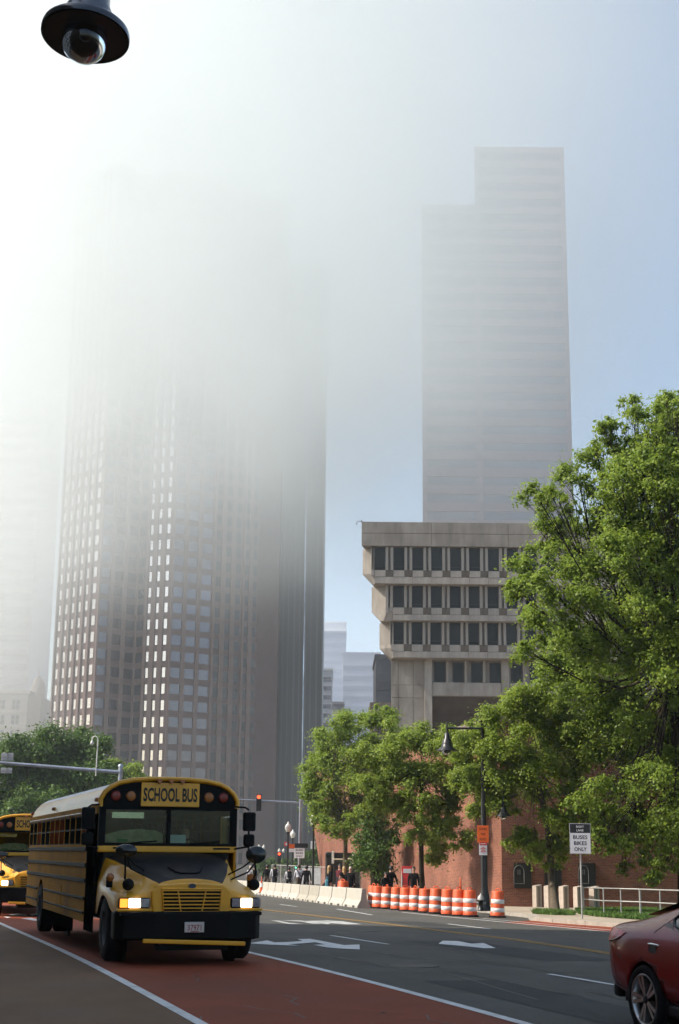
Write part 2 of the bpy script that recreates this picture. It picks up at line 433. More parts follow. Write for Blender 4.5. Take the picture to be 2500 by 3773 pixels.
for i in range(7):
    s_, t_ = random.uniform(10, 22), random.uniform(3.7, 6.5); pl_ = []
    for k in range(8): pl_.append((s_, t_)); s_ += random.uniform(.1, .35); t_ += random.uniform(-.14, .14)
    sheet('crack_seal', stl(*pl_), stl(*[(a, b + .018) for a, b in pl_]), .007, SEAL, nx=1, step=.4)
IRON = mat('cast_iron', (.03, .028, .026), .55, metal=.5, var=.3, vs=12, bump=.6, bs=20)
for i, (s_, t_, lab) in enumerate(((22.5, 8.6, 'round iron manhole cover in the asphalt lane nearest the red lane'), (36.5, 12.6, 'round iron manhole cover farther up the street'))):
    p_ = ST(s_, t_, .005); mc = thing('manhole_cover', lab, 'manhole cover', p_)
    MB().lathe([(.42, 0), (.42, .006), (.36, .006)], 28, 0, False, None, False).build('frame_ring', IRON, mc); MB().lathe([(.35, 0), (.35, .004), (0, .004)], 28, 0, False, None, False).build('lid', IRON, mc)
lf_ = G(1412, 3735); MB().add([(-.05, -.02, .004), (.0, .03, .02), (.05, .0, .006), (.0, -.03, .012)], [(0, 1, 3), (1, 2, 3)]).build('dead_leaf', mat('dead_leaf', (.05, .02, .01), .8), None, lf_, label='dry brown leaf lying on the red bus lane', cat='leaf')
# pavement east of the street, kerb of separate granite stones
far_e = [(60, -2), (60, 32), (60, 40), (60, 45), (60, 49), (60, 52), (60, 56), (60, 62), (60, 72), (60, 95), (60, 120), (60, 160)]
pav = sheet('pavement', [(x + .28, y + .05) for x, y in KERB], far_e, .13, PAVE, nx=14)
Lk = 0
pts_k = [Vector((x, y, 0)) for x, y in KERB]
ks = []
for a, b in zip(pts_k, pts_k[1:]):
    k = max(1, round((b - a).length / 1.8))
    for i in range(k): ks.append((a.lerp(b, i / k), a.lerp(b, (i + 1) / k)))
for a, b in ks:
    if a.y > 95 or a.y < 25: continue
    d = (b - a).normalized(); n_ = Vector((d.y, -d.x, 0)); n_ = n_ if n_.x > 0 else -n_
    a2, b2 = a + d * .012, b - d * .012
    j = random.uniform(-.006, .006)
    P4 = [a2, b2, b2 + n_ * .3, a2 + n_ * .3]
    MB().add([(p.x, p.y, zg(p.x, p.y) - .05) for p in P4] + [(p.x, p.y, zg(p.x, p.y) + .135 + j) for p in P4],
             [(0, 1, 2, 3), (7, 6, 5, 4), (0, 4, 5, 1), (1, 5, 6, 2), (2, 6, 7, 3), (3, 7, 4, 0)]).build('kerb_stone', GRAN, pav, fix=True)

# ------------------------------------------------------------------ grass
lawn_l = [G(2130, 3368, .13), G(2200, 3378, .13), G(2330, 3388, .13), G(2420, 3392, .13), G(2640, 3406, .13)]
lawn_r = [G(2120, 3354, .13), G(2200, 3350, .13), G(2330, 3349, .13), G(2420, 3348, .13), G(2640, 3350, .13)]
sheet('lawn', [p[:2] for p in lawn_l], [p[:2] for p in lawn_r], .145, GRASSM, nx=6)
def blades(name, places, h, mt, label):
    k = len(places); P = np.array(places)
    a = RNG.uniform(0, 2 * math.pi, k); hh = h * RNG.uniform(.5, 1.2, k); wd = .012 + RNG.uniform(0, .012, k)
    lean = RNG.normal(0, .35, (k, 2)) * hh[:, None]
    dx, dy = np.cos(a) * wd, np.sin(a) * wd
    v = np.zeros((k, 3, 3)); v[:, 0] = P; v[:, 1] = P; v[:, 2] = P
    v[:, 0, 0] -= dx; v[:, 0, 1] -= dy; v[:, 1, 0] += dx; v[:, 1, 1] += dy
    v[:, 2, :2] += lean; v[:, 2, 2] += hh
    me = bpy.data.meshes.new(name); me.from_pydata(v.reshape(-1, 3).tolist(), [], np.arange(3 * k).reshape(-1, 3).tolist())
    me.materials.append(mt); o = bpy.data.objects.new(name, me); COL.objects.link(o)
    return tag(o, label, 'grass', kind='stuff')
BLADE = mat('grass_blade', (.085, .15, .03), .7, var=.35, vs=8, spec=.2)
pl = []
for i in range(26000):
    u, v_ = RNG.uniform(0, 1, 2); u *= 4; k = min(int(u), 3); f_ = u - k
    a = lawn_l[k].lerp(lawn_l[k + 1], f_); b = lawn_r[k].lerp(lawn_r[k + 1], f_); c = a.lerp(b, v_)
    pl.append((c.x, c.y, zg(c.x, c.y) + .14))
blades('grass', pl, .13, BLADE, 'strip of mown green grass behind the pipe railing')
pit = G(2040, 3368, .13)
pl = []
for i in range(2600):
    r_, a = math.sqrt(RNG.uniform(0, 1)), RNG.uniform(0, 6.283)
    x, y = pit.x + r_ * .78 * math.cos(a), pit.y + r_ * 1.6 * math.sin(a); pl.append((x, y, zg(x, y) + .13))
blades('grass', pl, .2, BLADE, 'tuft of rough green grass round the slim tree trunk')

# ------------------------------------------------------------------ brick podium
def brickmat():
    m = bpy.data.materials.new('brick'); m.use_nodes = True
    n, l = m.node_tree.nodes, m.node_tree.links; b = n['Principled BSDF']
    uv = n.new('ShaderNodeUVMap')
    br = n.new('ShaderNodeTexBrick'); br.inputs['Scale'].default_value = 1; br.inputs['Brick Width'].default_value = .21
    br.inputs['Row Height'].default_value = .072; br.inputs['Mortar Size'].default_value = .007
    br.inputs['Color1'].default_value = (.25, .088, .05, 1); br.inputs['Color2'].default_value = (.15, .052, .032, 1); br.inputs['Mortar'].default_value = (.24, .175, .14, 1)
    br.inputs['Bias'].default_value = -.1
    l.new(uv.outputs[0], br.inputs[0])
    nz = n.new('ShaderNodeTexNoise'); nz.inputs['Scale'].default_value = .5; nz.inputs['Detail'].default_value = 6; l.new(uv.outputs[0], nz.inputs[0])
    mr = n.new('ShaderNodeMapRange'); mr.inputs[1].default_value = .3; mr.inputs[2].default_value = .7; mr.inputs[3].default_value = .72; mr.inputs[4].default_value = 1.2; l.new(nz.outputs[0], mr.inputs[0])
    mx = n.new('ShaderNodeMix'); mx.data_type = 'RGBA'; mx.blend_type = 'MULTIPLY'; mx.inputs[0].default_value = 1
    l.new(br.outputs[0], mx.inputs[6]); l.new(mr.outputs[0], mx.inputs[7]); l.new(mx.outputs[2], b.inputs['Base Color'])
    bp = n.new('ShaderNodeBump'); bp.inputs['Strength'].default_value = .7; bp.inputs['Distance'].default_value = .012; bp.invert = True
    l.new(br.outputs['Fac'], bp.inputs['Height']); l.new(bp.outputs[0], b.inputs['Normal'])
    b.inputs['Roughness'].default_value = .88; b.inputs['Specular IOR Level'].default_value = .25
    return m
BRICK = brickmat()
def wallface(name, quads, parent, mt=BRICK):
    """Vertical brick faces; uv in metres along the wall."""
    vs, fs, uvs = [], [], []
    for q in quads:
        q = [Vector(p) for p in q]; o = len(vs); d = (q[1] - q[0]); d.z = 0; d.normalize()
        vs += q; fs.append(tuple(range(o, o + len(q)))); uvs += [((p - q[0]).dot(d), p.z) for p in q]
    me = bpy.data.meshes.new(name); me.from_pydata([tuple(v) for v in vs], [], fs); me.materials.append(mt)
    ul = me.uv_layers.new()
    for i, lp in enumerate(me.loops): ul.data[i].uv = uvs[lp.vertex_index]
    o = bpy.data.objects.new(name, me); COL.objects.link(o); o.parent = parent; return o
WB = G(1850, 3339, .13); WB = Vector((WB.x, WB.y, 0)); WR = Vector((32, WB.y + 1.6, 0))
WA = Vector((-1.0, 114, 0)); WT = 7.6
pod = thing('brick_podium', 'tall red brick podium wall behind the trees and bollards', 'wall')
zb = -3
def at(v, z): return (v.x, v.y, z)
dirL = (WA - WB).normalized()
WA2 = WA + dirL * 9
wallface('sunlit_wall', [[at(WA, zb), at(WB, zb), at(WB, WT), at(WA2, WT), at(WA + dirL * 1.5, zb + 3.2)]], pod)
wallface('street_wall', [[at(WB, zb), at(WR, zb), at(WR, WT), at(WB, WT)]], pod)
back = Vector((40, 116, 0))
wallface('rear_wall', [[at(back, zb), at(WA + Vector((5, 10, 0)), zb), at(WA2 + Vector((0, 6, 0)), WT), at(back, WT)], [at(WR, zb), at(back, zb), at(back, WT), at(WR, WT)]], pod)
COPE = mat('coping_stone', (.20, .15, .12), .8, var=.15, vs=2)
wd_ = .18
cp = [WA2, WB, WR]
n1 = Vector((-dirL.y, dirL.x, 0)); n1 = n1 if n1.x < 0 else -n1
MB().add([at(WA2 + n1 * wd_, WT), at(WB + n1 * wd_ + Vector((0, -wd_, 0)), WT), at(WR + Vector((0, -wd_, 0)), WT), at(back, WT), at(WA2 + Vector((0, 6, 0)), WT)] +
         [at(WA2 + n1 * wd_, WT + .3), at(WB + n1 * wd_ + Vector((0, -wd_, 0)), WT + .3), at(WR + Vector((0, -wd_, 0)), WT + .3), at(back, WT + .3), at(WA2 + Vector((0, 6, 0)), WT + .3)],
         [(4, 3, 2, 1, 0), (5, 6, 7, 8, 9), (0, 1, 6, 5), (1, 2, 7, 6), (2, 3, 8, 7), (3, 4, 9, 8), (4, 0, 5, 9)]).build('coping', COPE, pod)
# dark panels with a plain arched outline let into the street wall
BLK = mat('black_panel', (.006, .006, .006), .35, var=.2, vs=2)
PALE = mat('panel_line', (.12, .125, .12), .6)
def wy(x): return WB.y + (WR.y - WB.y) * (x - WB.x) / (WR.x - WB.x)
for px, lab, arch in ((1925, 'black wall panel with pale arched outline beside the lamp post', True), (2038, 'black wall panel hidden behind the slim tree trunk', False), (2165, 'black wall panel with pale arched outline behind the bus lane sign post', True)):
    p0, p1 = PY(px - 42, 3180, WB.y), PY(px + 42, 3274, WB.y)
    cx_, hw = (p0.x + p1.x) / 2, (p1.x - p0.x) / 2 * .78
    z1, z0 = p0.z, p1.z
    t = thing('wall_panel', lab, 'panel', (cx_, wy(cx_) - .04, (z0 + z1) / 2), math.atan2(WR.y - WB.y, WR.x - WB.x), 'black panels on the brick wall')
    h = (z1 - z0) / 2
    MB().bbox((-hw, -.05, -h), (hw, .04, h), .02).build('board', BLK, t)
    if arch:
        pts = [(-.24 + hw * .0 - .18, 0, -h * .62)] + [(-.18 + .24 * math.cos(a), 0, h * .3 + .3 * math.sin(a)) for a in np.linspace(math.pi, 0, 12)] + [(.06, 0, -h * .62)]
        MB().tube(pts + [pts[0]], .016, 5).build('arch_outline', PALE, t, (0, -.062, 0))
        b = MB(); b.box((-.25, -.066, .05), (-.2, -.052, .28)); b.box((-.16, -.066, .05), (-.11, -.052, .28)); b.build('inner_bars', PALE, t)

# ------------------------------------------------------------------ concrete hall
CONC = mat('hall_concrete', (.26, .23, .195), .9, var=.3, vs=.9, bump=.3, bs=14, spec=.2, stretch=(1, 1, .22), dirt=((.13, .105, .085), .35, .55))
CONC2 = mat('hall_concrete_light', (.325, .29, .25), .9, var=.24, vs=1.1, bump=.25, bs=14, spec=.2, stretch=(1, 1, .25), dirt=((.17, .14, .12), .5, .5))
STAIN = mat('hall_concrete_stained', (.115, .095, .075), .9, var=.3, vs=1.6, bump=.25, bs=14, spec=.2)
DGL = mat('hall_window_glass', (.005, .010, .010), .2, spec=.16, var=.3, vs=.5)
_n, _l = DGL.node_tree.nodes, DGL.node_tree.links
_oi = _n.new('ShaderNodeObjectInfo'); _mr = _n.new('ShaderNodeMapRange'); _mr.inputs[1].default_value = .55; _mr.inputs[4].default_value = .8
_mx = _n.new('ShaderNodeMix'); _mx.data_type = 'RGBA'; _mx.inputs[7].default_value = (.028, .036, .034, 1)
_b = _n['Principled BSDF']; _s = _b.inputs['Base Color'].links[0].from_socket
_l.new(_oi.outputs['Random'], _mr.inputs[0]); _l.new(_mr.outputs[0], _mx.inputs[0]); _l.new(_s, _mx.inputs[6]); _l.new(_mx.outputs[2], _b.inputs['Base Color'])
FRM = mat('bronze_frame', (.02, .02, .018), .5, metal=.3)
YF = 146.0
def hz_(y, Y=YF, x=1500): return PY(x, y, Y).z
def hx(x, y=2060, Y=YF): return PY(x, y, Y).x
hall = thing('concrete_hall', 'brutalist concrete office hall with stepped overhanging upper storeys', 'building', (0, 0, 0))
bay = hx(1379 + 698, 2060) - hx(1379, 2060); bay /= 10
xw0 = hx(1379)                       # left edge of first window of the top row
NB = 18
XR = hx(2720)
ww, hh0 = bay * .585, None
rows = [('A', 0.0, 2015, 2101, 2125, 2151, 0, 1336, 1371),
        ('B', 0.9, 2154, 2238, 2263, 2286, 1, 1370, 1424),
        ('C', 1.8, 2289, 2374, 2399, 2423, 1, 1399, 1443)]
fin_mb = None
YB = 185.0
XBK = hx(1448, 2500, YF + 3.4) * YB / YF + 2.5
for ri, (nm, dy, yt, yb_, ybr, ysp, i0, xs0, xf) in enumerate(rows):
    Y = YF + dy
    zt, zb2, zbr, zsp = (hz_(q, Y) for q in (yt, yb_, ybr, ysp))
    X1, X0 = hx(xf, (yt + yb_) / 2, Y), hx(xs0, (yt + yb_) / 2, Y)
    nxt = rows[ri + 1] if ri < 2 else None
    X0n = hx(nxt[7], (nxt[2] + nxt[3]) / 2, YF + nxt[1]) if nxt else hx(1441, 2430, YF + 2.6)
    X1n = X1 + (.0 if nxt else .0)
    gap = .02
    def poly(x0, x1, yf, z): return [(x1, yf, z), (XR, yf, z), (XR, YB, z), (XBK, YB, z), (x0, yf + (x1 - x0) * .8, z)]
    ins = .62
    b = MB(); b.loft([poly(X0, X1, Y + ins, zt), poly(X0, X1, Y + ins, zb2)], sm=False, closed=True, cap=True)
    b.build('storey_wall', CONC2, hall, fix=True)
    b = MB(); b.loft([poly(X0, X1, Y + .12, zb2 - .0), poly(X0, X1, Y + .12, zb2 - .35), poly(X0n, max(X1 - .3, X0n + .3), Y + .12 + .25, zsp)], sm=False, closed=True, cap=True)
    b.build('storey_ledge', CONC2, hall, fix=True)
    # corner fin where the chamfered end panel starts
    MB().box((X1 - .12, Y, zb2 - .6), (X1 + .16, Y + ins, zt)).build('end_fin', CONC2, hall)
    for k in range(i0, NB):
        xl = xw0 + k * bay; xr = xl + ww
        if k == i0:
            win0 = MB(); win0.box((0, -.03, 0), (ww - .04, .03, zt - zb2 - .02)).build('x', DGL) if 0 else None
            wmesh = MB(); wmesh.box((0, -.02, 0), (ww, .02, zt - zb2), 0)
            w1 = wmesh.build('window', DGL, hall, (xl, Y + ins - .06, zb2))
            fr = MB(); H_ = zt - zb2
            for a, c in (((0, 0), (.07, H_)), ((ww - .07, 0), (ww, H_)), ((.07, 0), (ww - .07, .09)), ((.07, H_ - .08), (ww - .07, H_)), ((.07, H_ * .17), (ww - .07, H_ * .17 + .06))):
                fr.box((a[0], -.075, a[1]), (c[0], -.0205, c[1]))
            f1 = fr.build('frame', FRM, w1)
            fin = MB().bbox((-.15, 0, 0), (.13, ins - .003, H_), .015).build('fin', CONC2, hall, (xl - .15, Y, zb2))
            fin2 = inst(fin, hall, (xr + .15, Y, zb2))
            bw = bay - ww
            brk = MB().add([(0, 0, 0), (bw, 0, 0), (bw, .62, 0), (0, .62, 0), (0, .10, zbr - zb2), (bw, .10, zbr - zb2), (bw, .62, zbr - zb2), (0, .62, zbr - zb2)],
                           [(0, 1, 2, 3), (4, 7, 6, 5), (0, 4, 5, 1), (1, 5, 6, 2), (2, 6, 7, 3), (3, 7, 4, 0)]).build('bracket', STAIN, hall, (xr, Y - .04, zb2 - .003), fix=True)
            spn = MB().bbox((0.012, 0, 0), (ww - .012, .3, zb2 - zbr - .02), .012).build('spandrel', CONC2, hall, (xl, Y + .02, zbr))
            low = MB().bbox((0.012, 0, 0), (bay - .012, .3, zbr - zsp - .05), .012).build('sill_panel', CONC2, hall, (xl, Y + .05, zsp + .03))
            mull = MB().box((0, 0, 0), (.16, .25, H_)).build('mullion', CONC, hall, (xr + bw / 2 - .08, Y + ins - .25, zb2))
        else:
            wk = inst(w1, hall, (xl, Y + ins - .06, zb2)); inst(f1, wk, (0, 0, 0))
            inst(fin, hall, (xl - .15, Y, zb2)); inst(fin, hall, (xr + .15, Y, zb2)); inst(spn, hall, (xl, Y + .02, zbr))
            inst(brk, hall, (xr, Y - .04, zb2 - .003)); inst(low, hall, (xl, Y + .05, zsp + .03)); inst(mull, hall, (xr + bw / 2 - .08, Y + ins - .25, zb2))
            if k == i0 + 1: pass
    if i0 == 1: inst(low, hall, (xw0, Y + .05, zsp + .03)) if X1 < xw0 + .2 else None
# parapet panels
zt, zm_, z0 = hz_(1926), hz_(1968), hz_(2014)
XL = hx(1334, 1970)
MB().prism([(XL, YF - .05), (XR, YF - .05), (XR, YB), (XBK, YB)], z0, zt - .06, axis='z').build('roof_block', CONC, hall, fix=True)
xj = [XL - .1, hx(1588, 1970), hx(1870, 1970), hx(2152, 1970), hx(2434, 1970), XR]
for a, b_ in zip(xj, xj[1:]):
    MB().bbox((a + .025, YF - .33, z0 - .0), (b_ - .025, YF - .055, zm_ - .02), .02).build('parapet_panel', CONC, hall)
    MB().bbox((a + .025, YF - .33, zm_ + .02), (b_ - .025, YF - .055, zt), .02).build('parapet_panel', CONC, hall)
# lower block: pier, columns, recessed window storey, deep dark void
Yd = YF + 3.4
zs = hz_(2432, Yd)
zd1, zd0, zp0 = hz_(2437, Yd), hz_(2513, Yd), hz_(2562, Yd)
Xp0, Xp1, Xc1 = hx(1441, 2560, Yd), hx(1563, 2560, Yd), hx(1591, 2560, Yd)
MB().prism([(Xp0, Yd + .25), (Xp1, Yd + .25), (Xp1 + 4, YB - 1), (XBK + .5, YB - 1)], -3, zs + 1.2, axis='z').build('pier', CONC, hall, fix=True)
xq = [Xp0, hx(1467, 2560, Yd), hx(1522, 2560, Yd), Xp1]
zq = [-3, hz_(2740, Yd), hz_(2571, Yd), hz_(2524, Yd), zs + 1.2]
for i in range(3):
    for j in range(4):
        MB().bbox((xq[i] + .02, Yd + .12, zq[j] + .02), (xq[i + 1] - .02, Yd + .253, zq[j + 1] - .02), .015).build('wall_panel', CONC, hall)
colx = [Xp1 + k * (hx(1848, 2560, Yd) - Xp1) for k in range(6)]
for x in colx: MB().bbox((x, Yd - .25, -3), (x + (Xc1 - Xp1), Yd + .6, zs + 1.25), .03).build('column', CONC2, hall)
wD = hx(1641, 2470, Yd) - hx(1601, 2470, Yd); pD = hx(1669, 2470, Yd) - hx(1601, 2470, Yd)
w1 = None
for ci, x in enumerate(colx[:-1]):
    xe = colx[ci + 1]
    MB().box((x + (Xc1 - Xp1), Yd + .5, zd0 - .0), (xe, Yd + 1, zs + 1.2)).build('storey_wall', CONC2, hall)
    MB().bbox((x + (Xc1 - Xp1) + .02, Yd - .05, zp0), (xe - .02, Yd + 1, zd0 - .004), .03).build('spandrel', CONC2, hall)
    for k in range(4):
        xl = x + (Xc1 - Xp1) + .28 + k * pD
        if w1 is None:
            H_ = zd1 - zd0 - .05
            w1 = MB().box((0, -.02, 0), (wD, .02, H_)).build('window', DGL, hall, (xl, Yd + .44, zd0 + .02))
            f1 = MB().box((0, -.06, 0), (wD, -.021, .1)).box((0, -.06, H_ - .1), (wD, -.021, H_)).box((0, -.06, .1), (.07, -.021, H_ - .1)).box((wD - .07, -.06, .1), (wD, -.021, H_ - .1)).build('frame', FRM, w1)
            fd = MB().bbox((-.13, 0, 0), (.13, .45, H_ + .6), .02).build('fin', CONC2, hall, (xl + wD + .2, Yd + .04, zd0 + .01))
        else:
            wk = inst(w1, hall, (xl, Yd + .44, zd0 + .02)); inst(f1, wk, (0, 0, 0))
            inst(fd, hall, (xl + wD + .2, Yd + .04, zd0 + .01))
DARKC = mat('void_concrete_shaded', (.12, .10, .085), .9, var=.2, vs=.5)  # darker copy of the hall concrete, recess shade painted in
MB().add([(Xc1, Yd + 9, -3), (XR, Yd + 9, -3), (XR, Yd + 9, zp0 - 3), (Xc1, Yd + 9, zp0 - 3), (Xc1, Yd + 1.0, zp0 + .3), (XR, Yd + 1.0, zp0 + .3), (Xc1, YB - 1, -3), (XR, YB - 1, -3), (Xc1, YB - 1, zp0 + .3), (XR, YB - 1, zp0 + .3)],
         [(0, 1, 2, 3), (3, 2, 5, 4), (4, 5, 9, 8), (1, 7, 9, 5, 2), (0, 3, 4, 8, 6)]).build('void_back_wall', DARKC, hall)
# small camera bracket on the roof corner
cb = thing('camera_bracket', 'thin camera bracket on the concrete roof corner', 'camera', (XL - .1, YF, zt))
MB().tube([(0, 0, 0), (0, 0, .25)], .04, 6).tube([(.15, 0, .12), (-.5, 0, .1)], .03, 6).build('arm', FRM, cb)
MB().lathe([(0, -.1), (.07, -.05), (.06, .1), (0, .12)], 8).build('camera_dome', FRM, cb, (-.5, 0, -.15))

# ------------------------------------------------------------------ granite tower, lower dark tower, pale tower
PINK = mat('tower_granite', (.165, .108, .095), .7, var=.12, vs=.12, spec=.3)
PINKL = mat('tower_pier', (.225, .155, .135), .7, var=.1, vs=.1, spec=.3)
TGL = mat('tower_glass', (.15, .14, .165), .12, metal=.9, var=.3, vs=.08)
TGB = mat('tower_glass_sky_reflection', (.62, .58, .56), .14, metal=1.0, var=.2, vs=.08)  # brighter copy of the tower glass, bright sky reflection put into its colour
TGD = mat('tower_glass_dark', (.035, .035, .04), .15, spec=.5, var=.4, vs=.1)
def facade_tower(root, verts, zlo, zhi, fl, bays, matw, matp, wins, nfl_parts, wfrac=.58, hfrac=.56):
    """verts: plan polyline left to right (camera side), bays per edge; windows recessed between piers."""
    P = [Vector((x, y, 0)) for x, y in verts]
    cen = sum(P, Vector()) / len(P) + Vector((0, 26, 0))
    b = MB(); n = len(P)
    poly = P + [Vector((P[-1].x, P[-1].y + 30, 0)), Vector((P[0].x, P[0].y + 30, 0))]
    # core (set back behind the cladding) and cladding bands
    b.add([(p.x, p.y, zlo) for p in poly] + [(p.x, p.y, zhi) for p in poly],
          [tuple(range(len(poly)))[::-1], tuple(range(len(poly), 2 * len(poly)))] + [(i, (i + 1) % len(poly), len(poly) + (i + 1) % len(poly), len(poly) + i) for i in range(len(poly))])
    b.build('core_wall', matw, root, fix=True)
    nf = int((zhi - zlo) / fl)
    proto = {}
    cnt = 0
    for e in range(n - 1):
        a, c = P[e], P[e + 1]; d = (c - a); Ln = d.length; d.normalize(); nb = bays[e]
        if not nb: continue
        nrm = Vector((d.y, -d.x, 0)); ang = math.atan2(d.y, d.x); pw = Ln / nb
        hi = MB()
        for k in range(nb):
            ww_ = pw * (wfrac if isinstance(wfrac, float) else wfrac[e])
            key = e
            # pier
            if True:
                pt = a + d * (k * pw)
                M = Matrix.Translation(pt) @ Matrix.Rotation(ang, 4, 'Z')
                MB().box((-(pw - ww_) / 2 + (0 if k else (pw - ww_) / 2), -.45, zlo), ((pw - ww_) / 2, .0, zhi)).build('pier', matp, root, pt + Vector((0, 0, 0)), ang)
            hgt_ = fl * hfrac
            for f in range(nf):
                z = zlo + f * fl + fl * .3
                loc = a + d * (k * pw + pw / 2) + nrm * .04 + Vector((0, 0, z))
                if f < nfl_parts:
                    if key not in proto:
                        proto[key] = MB().box((-ww_ / 2, -.06, 0), (ww_ / 2, .02, hgt_)).build('window', wins[e], root, loc, ang)
                    else: inst(proto[key], root, loc, ang)
                    cnt += 1
                else:
                    hi.box((-ww_ / 2, -.06, 0), (ww_ / 2, .02, hgt_), 0, Matrix.Translation(loc) @ Matrix.Rotation(ang, 4, 'Z'))
                    # spandrel joint proud of the core
        if hi.f: hi.build('upper_windows', wins[e], root, kind='stuff')
    # spandrel ribs between floors
    return cnt
def tp(px, dep, py=2600):
    p = PD(px, py, dep); return (p.x, p.y)
g1 = thing('granite_tower', 'pink granite office tower with zigzag facets fading into low cloud', 'tower')
tv = [tp(190, 346), tp(338, 334), tp(486, 344), tp(520, 341), tp(612, 338.4), tp(768, 345), tp(880, 350), tp(940, 352.5), tp(1018, 357)]
n_w = facade_tower(g1, tv, -4, 172, 3.92, [6, 3, 1, 3, 3, 3, 2, 0], PINK, PINKL, [TGB, TGL, TGD, TGB, TGL, TGD, TGD, TGD], 15, [.66, .74, .62, .46, .74, .55, .5, .5], .6)
g2 = thing('dark_glass_tower', 'dark narrow tower with vertical pale streaks behind the granite tower', 'tower')
DT = mat('dark_tower_skin', (.045, .047, .052), .45, var=.25, vs=.06, spec=.5, stretch=(1, 1, .12))
DT2 = mat('dark_tower_fin', (.085, .088, .098), .35, metal=.3, var=.3, vs=.08, stretch=(1, 1, .1))
q0, q1 = tp(1012, 366), tp(1186, 372)
MB().box((q0[0], q0[1], -4), (q1[0], q1[1] + 30, 158)).build('core_wall', DT, g2)
for k in range(9):
    x = q0[0] + (q1[0] - q0[0]) * (k + .0) / 8.2
    MB().box((x, q0[1] - .5, -4), (x + (.45 if k % 2 else .25), q0[1] - .002, 158)).build('pier', DT2, g2)
BLUEP = mat('glass_strip', (.35, .42, .55), .1, metal=.9, var=.7, vs=.25, stretch=(1, 1, .35))
MB().box((q0[0] + (q1[0] - q0[0]) * .585, q0[1] - .3, -4), (q0[0] + (q1[0] - q0[0]) * .64, q0[1] - .003, 158)).build('glass_strip', BLUEP, g2)

g3 = thing('banded_tower', 'tall pale pink tower with horizontal window bands and a stepped top', 'tower')
BAND = mat('banded_stone', (.215, .145, .165), .7, var=.1, vs=.08)
BGL = mat('banded_glass', (.11, .11, .15), .15, metal=.6, var=.3, vs=.1)
Y3 = 345.0
xa, xb, xc = PY(1556, 1500, Y3).x, PY(1768, 1500, Y3).x, PY(2100, 1500, Y3).x
xd = PY(1762, 620, Y3).x
zA, zB = PY(1650, 752, Y3).z, PY(1900, 540, Y3).z
xr_ = xa * (Y3 + 34) / Y3 + 1.0
MB().prism([(xa, Y3 + .3), (xd, Y3 + .3), (xd, Y3 + 34), (xr_, Y3 + 34)], -4, zA, axis='z').prism([(xd, Y3 + .3), (xc, Y3 + .3), (xc, Y3 + 34), (xd * (Y3 + 34) / Y3 + 1, Y3 + 34)], -4, zB, axis='z').build('core_wall', BAND, g3, fix=True)
fl3 = (PY(1600, 1850, Y3).z - PY(1600, 1914, Y3).z)
z = PY(1600, 1913, Y3).z - 9 * fl3; k = 0
wA = wB = None
pier = .9
while z < zB - 3:
    hh_ = fl3 * .62
    if z < zA - 3:
        if wA is None:
            wA = MB().box((0, -.02, 0), (xb - xa - 2.2, .3, fl3 * .44)).build('window', BGL, g3, (xa + 1.1, Y3 + .25, z))
            sA = MB().box((0, 0, 0), (xb - xa - .2, .35, fl3 * .5)).build('spandrel', BAND, g3, (xa + .1, Y3 - .06, z + fl3 * .47))
        else: inst(wA, g3, (xa + 1.1, Y3 + .25, z)); inst(sA, g3, (xa + .1, Y3 - .06, z + fl3 * .47)) if z < zA - fl3 else None
    x2 = xb + .55
    if wB is None:
        wB = MB().box((0, -.02, 0), (xc - x2 - 1.1, .3, fl3 * .44)).build('window', BGL, g3, (x2, Y3 + .25, z))
        sB = MB().box((0, 0, 0), (xc - x2 - .2, .35, fl3 * .5)).build('spandrel', BAND, g3, (x2, Y3 - .06, z + fl3 * .47))
    else:
        inst(wB, g3, (x2, Y3 + .25, z))
        if z < zB - fl3: inst(sB, g3, (x2, Y3 - .06, z + fl3 * .47))
    z += fl3
for x in (xa - .05, xb - .6, xc - .9): MB().box((x, Y3 - .12, -4), (x + 1.1, Y3 + .29, zB - .02 if x > xa else zA - .02)).build('pier', BAND, g3)

# far blocks between the towers, all deep in the haze
def block(name, label, px0, px1, py, Y, mt, depth=25, louv=None, yaw=0, fl=4.0, group=None, mt2=None, pitch=.45):
    a, b = PY(px0, py, Y), PY(px1, py, Y)
    t = thing(name, label, 'building', (a.x, Y, 0), yaw, group)
    wdt = b.x - a.x
    MB().box((0, 0, -4), (wdt, depth, a.z)).build('wall', mt, t)
    z = -1 + fl * .4; pr = None
    while z < a.z - fl * .6:
        if pr is None: pr = MB().box((.4, -.15, 0), (wdt - .4, .05, fl * pitch)).build('window_band', mt2 or TGL, t, (0, 0, z))
        else: inst(pr, t, (0, 0, z))
        z += fl
    MB().box((-.2, -.3, a.z), (wdt + .2, depth, a.z + .8)).build('parapet', mt, t)
    return t
GREYB = mat('far_grey_hazed', (.30, .30, .34), .6, var=.15, vs=.05)  # lightened so that part of the haze sits in the colour
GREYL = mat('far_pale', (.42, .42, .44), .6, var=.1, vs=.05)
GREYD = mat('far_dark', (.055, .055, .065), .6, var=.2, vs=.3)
BRN = mat('low_brown', (.16, .115, .09), .8, var=.15, vs=.3)
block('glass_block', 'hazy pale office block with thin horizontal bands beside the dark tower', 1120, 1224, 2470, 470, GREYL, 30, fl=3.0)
block('glass_block', 'hazy tall grey block with a bright rooftop box, far behind the gap', 1130, 1275, 2330, 640, GREYB, 30, mt2=mat('far_glass', (.17, .18, .22), .3))
block('glass_block', 'hazy wide block low behind the gap next to the concrete hall', 1262, 1400, 2410, 560, GREYB, 30, mt2=mat('far_glass', (.17, .18, .22), .3))
block('glass_block', 'hazy slim block in the middle of the gap', 1225, 1266, 2595, 430, GREYB, 20, mt2=mat('far_glass', (.17, .18, .22), .3))
